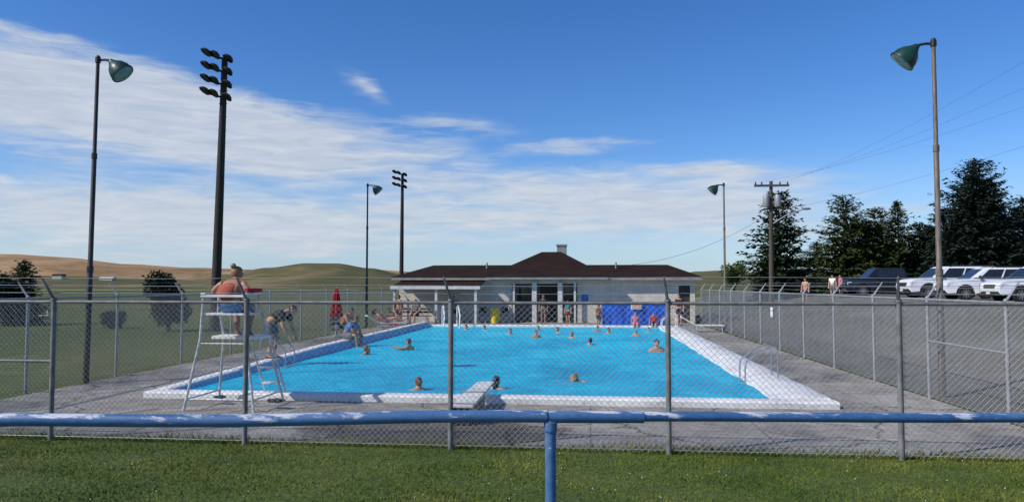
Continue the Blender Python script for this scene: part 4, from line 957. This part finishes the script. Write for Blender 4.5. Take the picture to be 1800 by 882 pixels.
# ------------------------------------------------------------------ vehicles
def arch(cx, cz, r, n=9): return [(cx+r*math.cos(PI*i/n), cz+r*math.sin(PI*i/n)) for i in range(n+1)]
def make_car(label, kind, paint, loc, rot, group='vehicles parked in the gravel lot', sc=1.0):
    r_ = thing('parked_pickup' if kind == 'pickup' else 'parked_car', label, 'pickup' if kind == 'pickup' else 'car', (0, 0, 0), group)
    W = .96; wr = .39
    if kind == 'pickup': x0, x1, a0, a1, top = -2.85, 2.95, -1.85, 1.75, 1.90
    else: x0, x1, a0, a1, top = -2.5, 2.5, -1.55, 1.42, 1.78
    hood = 1.16 if kind == 'pickup' else 1.08; belt = hood+.06
    wb = x0+1.35 if kind == 'pickup' else x0+1.2
    poly = [(x0+.10, .36), (x0-.02, .52), (x0-.03, .72), (x0+.01, hood-.22), (x0+.10, hood-.10), (x0+.34, hood-.02), (wb, belt), (x1-.10, belt), (x1-.01, belt-.14), (x1+.02, .62), (x1-.04, .40)]
    poly += arch(a1, wr, .46) + [(a1-.5, .30), (a0+.5, .30)] + arch(a0, wr, .46)
    b = MB(); n = len(poly)
    def wy(x, z, k):
        e = max(0, (x0+.75-x)/.75); t = max(0, (x-(x1-.6))/.6)
        return W*(1-.12*e*e-.07*t*t)*k - (.05 if z > belt-.2 else 0)*k
    cols = (-1.0, -.90, .90, 1.0)
    for k in cols:
        for x, z in poly: b.v.append(Vector((x, wy(x, z, k), z+(.02 if abs(k) < .95 and z > hood-.15 else 0))))
    for c_ in range(3):
        for i in range(n): b.f.append((c_*n+i, (c_+1)*n+i, (c_+1)*n+(i+1) % n, c_*n+(i+1) % n))
    b.f += [tuple(range(n)), tuple(range(4*n-1, 3*n-1, -1))]
    b.obj('body', paint, r_, True, .03, 2)
    if kind == 'pickup': g0, g1, t0, t1 = wb-.05, .95, wb+.62, .82
    elif kind == 'suvbox': g0, g1, t0, t1 = wb-.05, 2.42, wb+.66, 2.18
    else: g0, g1, t0, t1 = wb-.05, 2.40, wb+.80, 1.95
    wb_, wt = W-.07, W-.24; zb_ = belt-.02
    bt = [Vector((g0, -wb_, zb_)), Vector((g1, -wb_, zb_)), Vector((g1, wb_, zb_)), Vector((g0, wb_, zb_))]
    tp = [Vector((t0, -wt, top-.03)), Vector((t1, -wt, top-.03)), Vector((t1, wt, top-.03)), Vector((t0, wt, top-.03))]
    c = MB(); c.add(bt+tp, [(3, 2, 1, 0), (4, 5, 6, 7), (0, 1, 5, 4), (1, 2, 6, 5), (2, 3, 7, 6), (3, 0, 4, 7)]); c.obj('cabin', paint, r_, True, .085, 4)
    def face(q00, q10, q11, q01, u0, u1, v0, v1, nm, mt, out):
        f = lambda u, v: q00.lerp(q10, u).lerp(q01.lerp(q11, u), v)
        n = (q10-q00).cross(q01-q00).normalized()*out
        P4 = [f(u0, v0), f(u1, v0), f(u1, v1), f(u0, v1)]
        k = MB(); k.add([p_+n*.006 for p_ in P4]+[p_-n*.02 for p_ in P4], [(0, 1, 2, 3), (7, 6, 5, 4), (0, 4, 5, 1), (1, 5, 6, 2), (2, 6, 7, 3), (3, 7, 4, 0)]); k.obj(nm, mt, r_)
    spans = ((.14, .52), (.55, .93)) if kind == 'pickup' else ((.12, .40), (.425, .66), (.685, .94))
    for u0, u1 in spans:
        face(bt[0], bt[1], tp[1], tp[0], u0, u1, .10, .86, 'side_window', 'glass', 1)
        face(bt[3], bt[2], tp[2], tp[3], u0, u1, .10, .86, 'side_window', 'glass', -1)
    face(bt[0], bt[3], tp[3], tp[0], .07, .93, .08, .88, 'windshield', 'glass', -1)
    face(bt[1], bt[2], tp[2], tp[1], .08, .92, .15, .86, 'rear_window', 'glass', 1)
    if kind == 'pickup':
        k = MB(); k.box(1.08, x1-.16, -W+.16, W-.16, belt-.02, belt+.035); k.obj('bed_cover', 'black', r_)
    for a in (a0, a1):
        for s_ in (-1, 1):
            Mx = Matrix.Translation((a, s_*(W-.12), wr)) @ Matrix.Rotation(-s_*PI/2, 4, 'X')
            t = MB(); t.lathe([(.25, -.12), (.36, -.12), (.39, -.08), (.39, .08), (.36, .115), (.25, .115)], 22, Mx); wh = t.obj('wheel', 'black', r_, True)
            rm = MB(); rm.lathe([(.255, .06), (.25, .116), (.22, .105), (.06, .095), (.05, .125), (.01, .13)], 18, Mx)
            for k in range(10): rm.box(-.022, .022, .04, .24, .09, .118, Mx @ Matrix.Rotation(2*PI*k/10, 4, 'Z'))
            rm.obj('rim', 'alloy', wh, True)
    for s_ in (-1, 1):
        h = MB()
        ys_ = [s_*.52, s_*.86]
        h.add([(x0-.035, ys_[0], hood-.36), (x0+.05, ys_[1], hood-.36), (x0+.10, ys_[1], hood-.17), (x0+.02, ys_[0], hood-.19), (x0+.24, ys_[0], hood-.36), (x0+.36, ys_[1], hood-.36), (x0+.36, ys_[1], hood-.17), (x0+.24, ys_[0], hood-.19)], [(0, 1, 2, 3), (7, 6, 5, 4), (0, 4, 5, 1), (1, 5, 6, 2), (2, 6, 7, 3), (3, 7, 4, 0)])
        h.obj('headlight', 'headlight', r_, False, .015)
        h = MB(); h.box(x1-.16, x1+.03, s_*.74 if s_ > 0 else -.90, .90 if s_ > 0 else -.74, .85, 1.10); h.obj('taillight', 'taillight', r_, False, .02)
        h = MB(); h.box(g0+.42, g0+.55, s_*.93 if s_ > 0 else -1.12, 1.12 if s_ > 0 else -.93, belt+.03, belt+.18); h.obj('mirror', paint if paint != 'carwhite' else 'black', r_, False, .03)
        for hx in ((g0+1.15), (g0+2.1)):
            h = MB(); h.box(hx, hx+.2, s_*(W-.01) if s_ > 0 else -W-.015, W+.015 if s_ > 0 else -W+.01, belt-.27, belt-.23); h.obj('door_handle', 'dark', r_)
        sl_ = MB(); sl_.box(a0+.5, a1-.5, s_*(W-.05) if s_ > 0 else -W-.015, W+.015 if s_ > 0 else -W+.05, .27, .40); sl_.obj('side_sill', 'black', r_)
        sm = MB()
        for hx in (g0+.45, g0+1.42, g0+2.38):
            if hx < a1-.3: sm.box(hx, hx+.012, s_*(W-.02) if s_ > 0 else -W-.003, W+.003 if s_ > 0 else -W+.02, .42, belt-.22)
        sm.obj('door_seam', 'black', r_)
        if kind != 'pickup':
            rr_ = MB(); rr_.tube([(t0+.35, s_*(wt-.08), top-.04), (t0+.5, s_*(wt-.08), top+.03), (t1-.25, s_*(wt-.08), top+.03), (t1-.1, s_*(wt-.08), top-.04)], .018, 6); rr_.obj('roof_rail', 'dark', r_, True)
    k = MB(); k.box(x0-.045, x0+.1, -.50, .50, hood-.42, hood-.20); gr = k.obj('grille', 'dark', r_, False, .03)
    k = MB(); k.box(x0-.056, x0-.043, -.48, .48, hood-.33, hood-.30); k.obj('grille_bar', 'chrome', gr)
    k = MB(); k.box(x0-.075, x0+.2, -.80, .80, .34, .54); k.obj('bumper', 'dark' if kind != 'pickup' else 'chrome', r_, False, .06)
    k = MB(); k.box(x0-.092, x0-.078, -.16, .16, .42, .52); k.obj('number_plate', 'white', r_)
    r_.location = loc; r_.rotation_euler = (0, 0, rot); r_.scale = (sc, sc, sc)
    return r_
def carat(label, kind, paint, px, Yd, rot=0.0, sc=1.0):
    a = (px-900)/F; ratio = (a*CY-SY)/(a*SY+CY); X = ratio*Yd
    L2 = 2.85 if kind == 'pickup' else 2.5
    make_car(label, kind, paint, (X+L2*sc, Yd+.95, hz(X+2)+.02), rot, sc=sc)
carat('black pickup at the left end of the row of parked vehicles', 'pickup', 'carblack', 1487, 52, .0, 1.06)
carat('tall white boxy car parked right of the black pickup', 'suvbox', 'carwhite', 1597, 46.5, .03, 1.1)
carat('white car with dark grille parked third from the left', 'suv', 'carwhite', 1667, 41.5, -.05, 1.0)
carat('white car cut off at the right end of the parked row', 'suvbox', 'carwhite', 1757, 36.3, .02, .97)
for px, d_, s_, lb, kw in ((1415, 48, .95, 'bare chested person standing at the left of the parked vehicles', dict(bottom='navy', skin='skin', hair='short')),
                          (1463, 49, .95, 'person in white shirt standing beside the black pickup', dict(top='white', bottom='greycloth', hair='short', haircol='hairdark')),
                          (1477, 49.5, .9, 'person in pink top standing just left of the black pickup', dict(top='pink', bottom='navy', hair='long', haircol='hairbrown'))):
    q = P(px, d_); person(lb, (q.x, q.y, hz(q.x)+.02), 'stand', PI/2+rnd.uniform(-1, 1), s_, **kw)

# ------------------------------------------------------------------ trees
def conifer(label, px, d_, top, Rr, seed, m='spruce', name='spruce_tree', base=0.02, dens=1.0, tops=1, pw=.8, z0=None):
    r = random.Random(seed); q = P(px, d_); zb = hz(q.x) if z0 is None else z0; H = ZA(top, d_)-zb
    root = thing(name, label, 'tree', (q.x, q.y, zb), 'spruces behind the parked vehicles' if name == 'spruce_tree' else None)
    b = MB(); b.tube([(q.x, q.y, zb), (q.x+.05, q.y, zb+H*.5), (q.x, q.y, zb+H*.97)], [.05+H*.018, .03+H*.01, .015], 9); b.obj('trunk', 'bark', root, True)
    V = []; sc = 1.0 if H > 5 else .5
    leaders = [(0, 0, 1.0)]+[(r.uniform(-.40, .40)*Rr, r.uniform(-.3, .3)*Rr, r.uniform(.76, .93)) for _ in range(tops-1)]
    for (lx, ly, lh) in leaders:
        h = H*lh; rr0 = Rr*(1 if lh == 1 else .75)
        nbr = int(h/(.30*sc)*20*dens)
        for _b in range(nbr):
            t = base+(1-base)*r.random()**1.12
            if t > .985: continue
            z = h*t
            az = r.random()*2*PI
            lobes = 1+.16*math.sin(az*3+seed+t*9)+.12*math.sin(az*5-t*14+seed*2)
            rad = rr0*(1-t)**pw*lobes*(1-.2*max(0, .12-t)/.12)+.10*sc
            ln = rad*(r.uniform(.5, .95) if r.random() < .84 else r.uniform(.95, 1.22))
            dx, dy = math.cos(az), math.sin(az); lift = r.uniform(-.38, -.06)+.50*t*t
            n = max(2, int(ln/(.26*sc)))
            for i in range(n):
                s_ = (i+.4+r.random()*.6)/n
                if s_ < .3 and r.random() < .5: continue
                bx = q.x+lx+dx*ln*s_; by = q.y+ly+dy*ln*s_; bz = zb+z+lift*ln*s_+.16*ln*s_*s_
                for _k in range(3):
                    a2 = az+r.uniform(-1.3, 1.3); L = sc*r.uniform(.20, .48)*(.62+.38*(1-t)); w = L*r.uniform(.16, .30)
                    ox, oy, oz = r.uniform(-.13, .13)*sc, r.uniform(-.13, .13)*sc, r.uniform(-.13, .09)*sc
                    ex, ey, ez = math.cos(a2)*L, math.sin(a2)*L, r.uniform(-.7, .3)*L+.25*t*L
                    sx, sy, sz = -math.sin(a2)*w, math.cos(a2)*w, r.uniform(-1, 1)*w
                    cx, cy, cz = bx+ox, by+oy, bz+oz
                    V += [(cx-ex*.4, cy-ey*.4, cz-ez*.4), (cx+sx+ex*.2, cy+sy+ey*.2, cz+sz), (cx+ex, cy+ey, cz+ez), (cx-sx+ex*.2, cy-sy+ey*.2, cz-sz)]
        for i in range(16):
            zz = zb+h-.07*i*sc; a2 = r.random()*6; V += [(q.x+lx, q.y+ly, zz), (q.x+lx+.06*math.cos(a2), q.y+ly+.06*math.sin(a2), zz+.18*sc), (q.x+lx+(.1+.012*i)*math.cos(a2), q.y+ly+(.1+.012*i)*math.sin(a2), zz+.16*sc), (q.x+lx+.06*math.sin(a2), q.y+ly, zz-.12*sc)]
    V = np.array(V)-np.array([q.x, q.y, zb])
    fastmesh('crown', V, 4, m, root)
    return root
conifer('dense dark spruce behind the utility pole, leftmost of the tall evergreens', 1370, 58, 338, 3.0, 1, 'spruce', dens=1.1, pw=.42)
conifer('broad green spruce standing right of the utility pole lamp arm', 1484, 66, 343, 3.5, 2, 'cedar', dens=1.0, tops=2, pw=.52)
conifer('green spruce behind the black pickup', 1540, 67, 365, 3.3, 3, 'cedar', dens=1.0, tops=3, pw=.5)
conifer('thin pointed spruce left of the large blue spruce', 1580, 70, 352, 2.9, 4, 'cedar', dens=.9, pw=.75)
conifer('short spruce behind the tall white car', 1618, 70, 392, 3.0, 5, 'spruce', dens=.9, tops=2, pw=.5)
conifer('largest dark blue green spruce behind the parked white cars', 1720, 62, 279, 5.0, 6, 'spruceblue', dens=1.15, tops=3, pw=.55)
conifer('spruce at the right edge of the picture behind the last white car', 1800, 66, 345, 4.0, 7, 'spruceblue', dens=1.0, tops=2, pw=.55)
conifer('lower dark spruce left of the largest spruce', 1660, 68, 366, 3.1, 8, 'spruceblue', dens=.9, tops=2, pw=.5)
conifer('low green spruce in the gap behind the standing people', 1436, 70, 425, 2.6, 12, 'spruce', dens=.8, pw=.5)
conifer('small dark conifer at the far left beyond the field fence', 42, 38, 458, 1.25, 9, 'juniper', 'conifer_tree', dens=1.1, pw=.5, z0=0)
def bush(label, px, d_, top, bot, Rr, seed, m, name='shrub', trunk=.15, n=2600, cat='shrub', size=.11):
    r = random.Random(seed); q = P(px, d_); zt = ZA(top, d_); zb = max(hz(q.x), ZA(bot, d_)) if hz(q.x) > 0 else 0; H = zt-zb
    root = thing(name, label, cat, (q.x, q.y, zb))
    b = MB()
    for k in range(4):
        a = k*1.7; b.tube([(q.x+.03*math.cos(a), q.y+.03*math.sin(a), zb), (q.x+Rr*.25*math.cos(a), q.y+Rr*.25*math.sin(a), zb+H*.55)], [.05, .02], 6)
    b.obj('stem', 'bark', root, True)
    lumps = [(r.uniform(-.55, .55)*Rr, r.uniform(-.5, .5)*Rr, H*r.uniform(.35, .8), Rr*r.uniform(.38, .6)) for _ in range(9)]+[(0, 0, H*.5, Rr*.7)]
    V = []
    for i in range(n):
        lx, ly, lz, lr = lumps[r.randrange(len(lumps))]
        th, ph = r.random()*2*PI, math.acos(r.uniform(-1, 1)); k = lr*(r.random()**.35)*r.uniform(.85, 1.12)
        c = Vector((lx+k*math.sin(ph)*math.cos(th), ly+k*math.sin(ph)*math.sin(th), min(H*1.02, max(H*trunk, lz+k*math.cos(ph)*1.25))))
        u = Vector((r.gauss(0, 1), r.gauss(0, 1), r.gauss(0, 1)+.4)).normalized(); w = u.cross(Vector((r.gauss(0, 1), r.gauss(0, 1), r.gauss(0, 1)))).normalized(); L = size*r.uniform(.6, 1.4)
        V += [tuple(c), tuple(c+u*L*.5+w*L*.28), tuple(c+u*L), tuple(c+u*L*.5-w*L*.28)]
    fastmesh('crown', np.array(V), 4, m, root)
bush('dark rounded juniper standing in the field left of the lifeguard chair', 298, 33, 482, 580, 1.05, 21, 'juniper', 'juniper_tree', .10, 7000, 'tree', .16)
bush('low dark shrub in the field near the left fence', 200, 35, 551, 580, .55, 22, 'juniper', 'shrub', .02, 1800, size=.14)
bush('small leafy tree beside the far right pole lamp', 1290, 76, 458, 515, 1.5, 23, 'leafy', 'leafy_tree', .1, 2600, 'tree', .24)
bush('tall dark bush at the left edge of the picture', -2, 37, 480, 575, 1.0, 24, 'juniper', 'shrub', .05, 4200, size=.15)
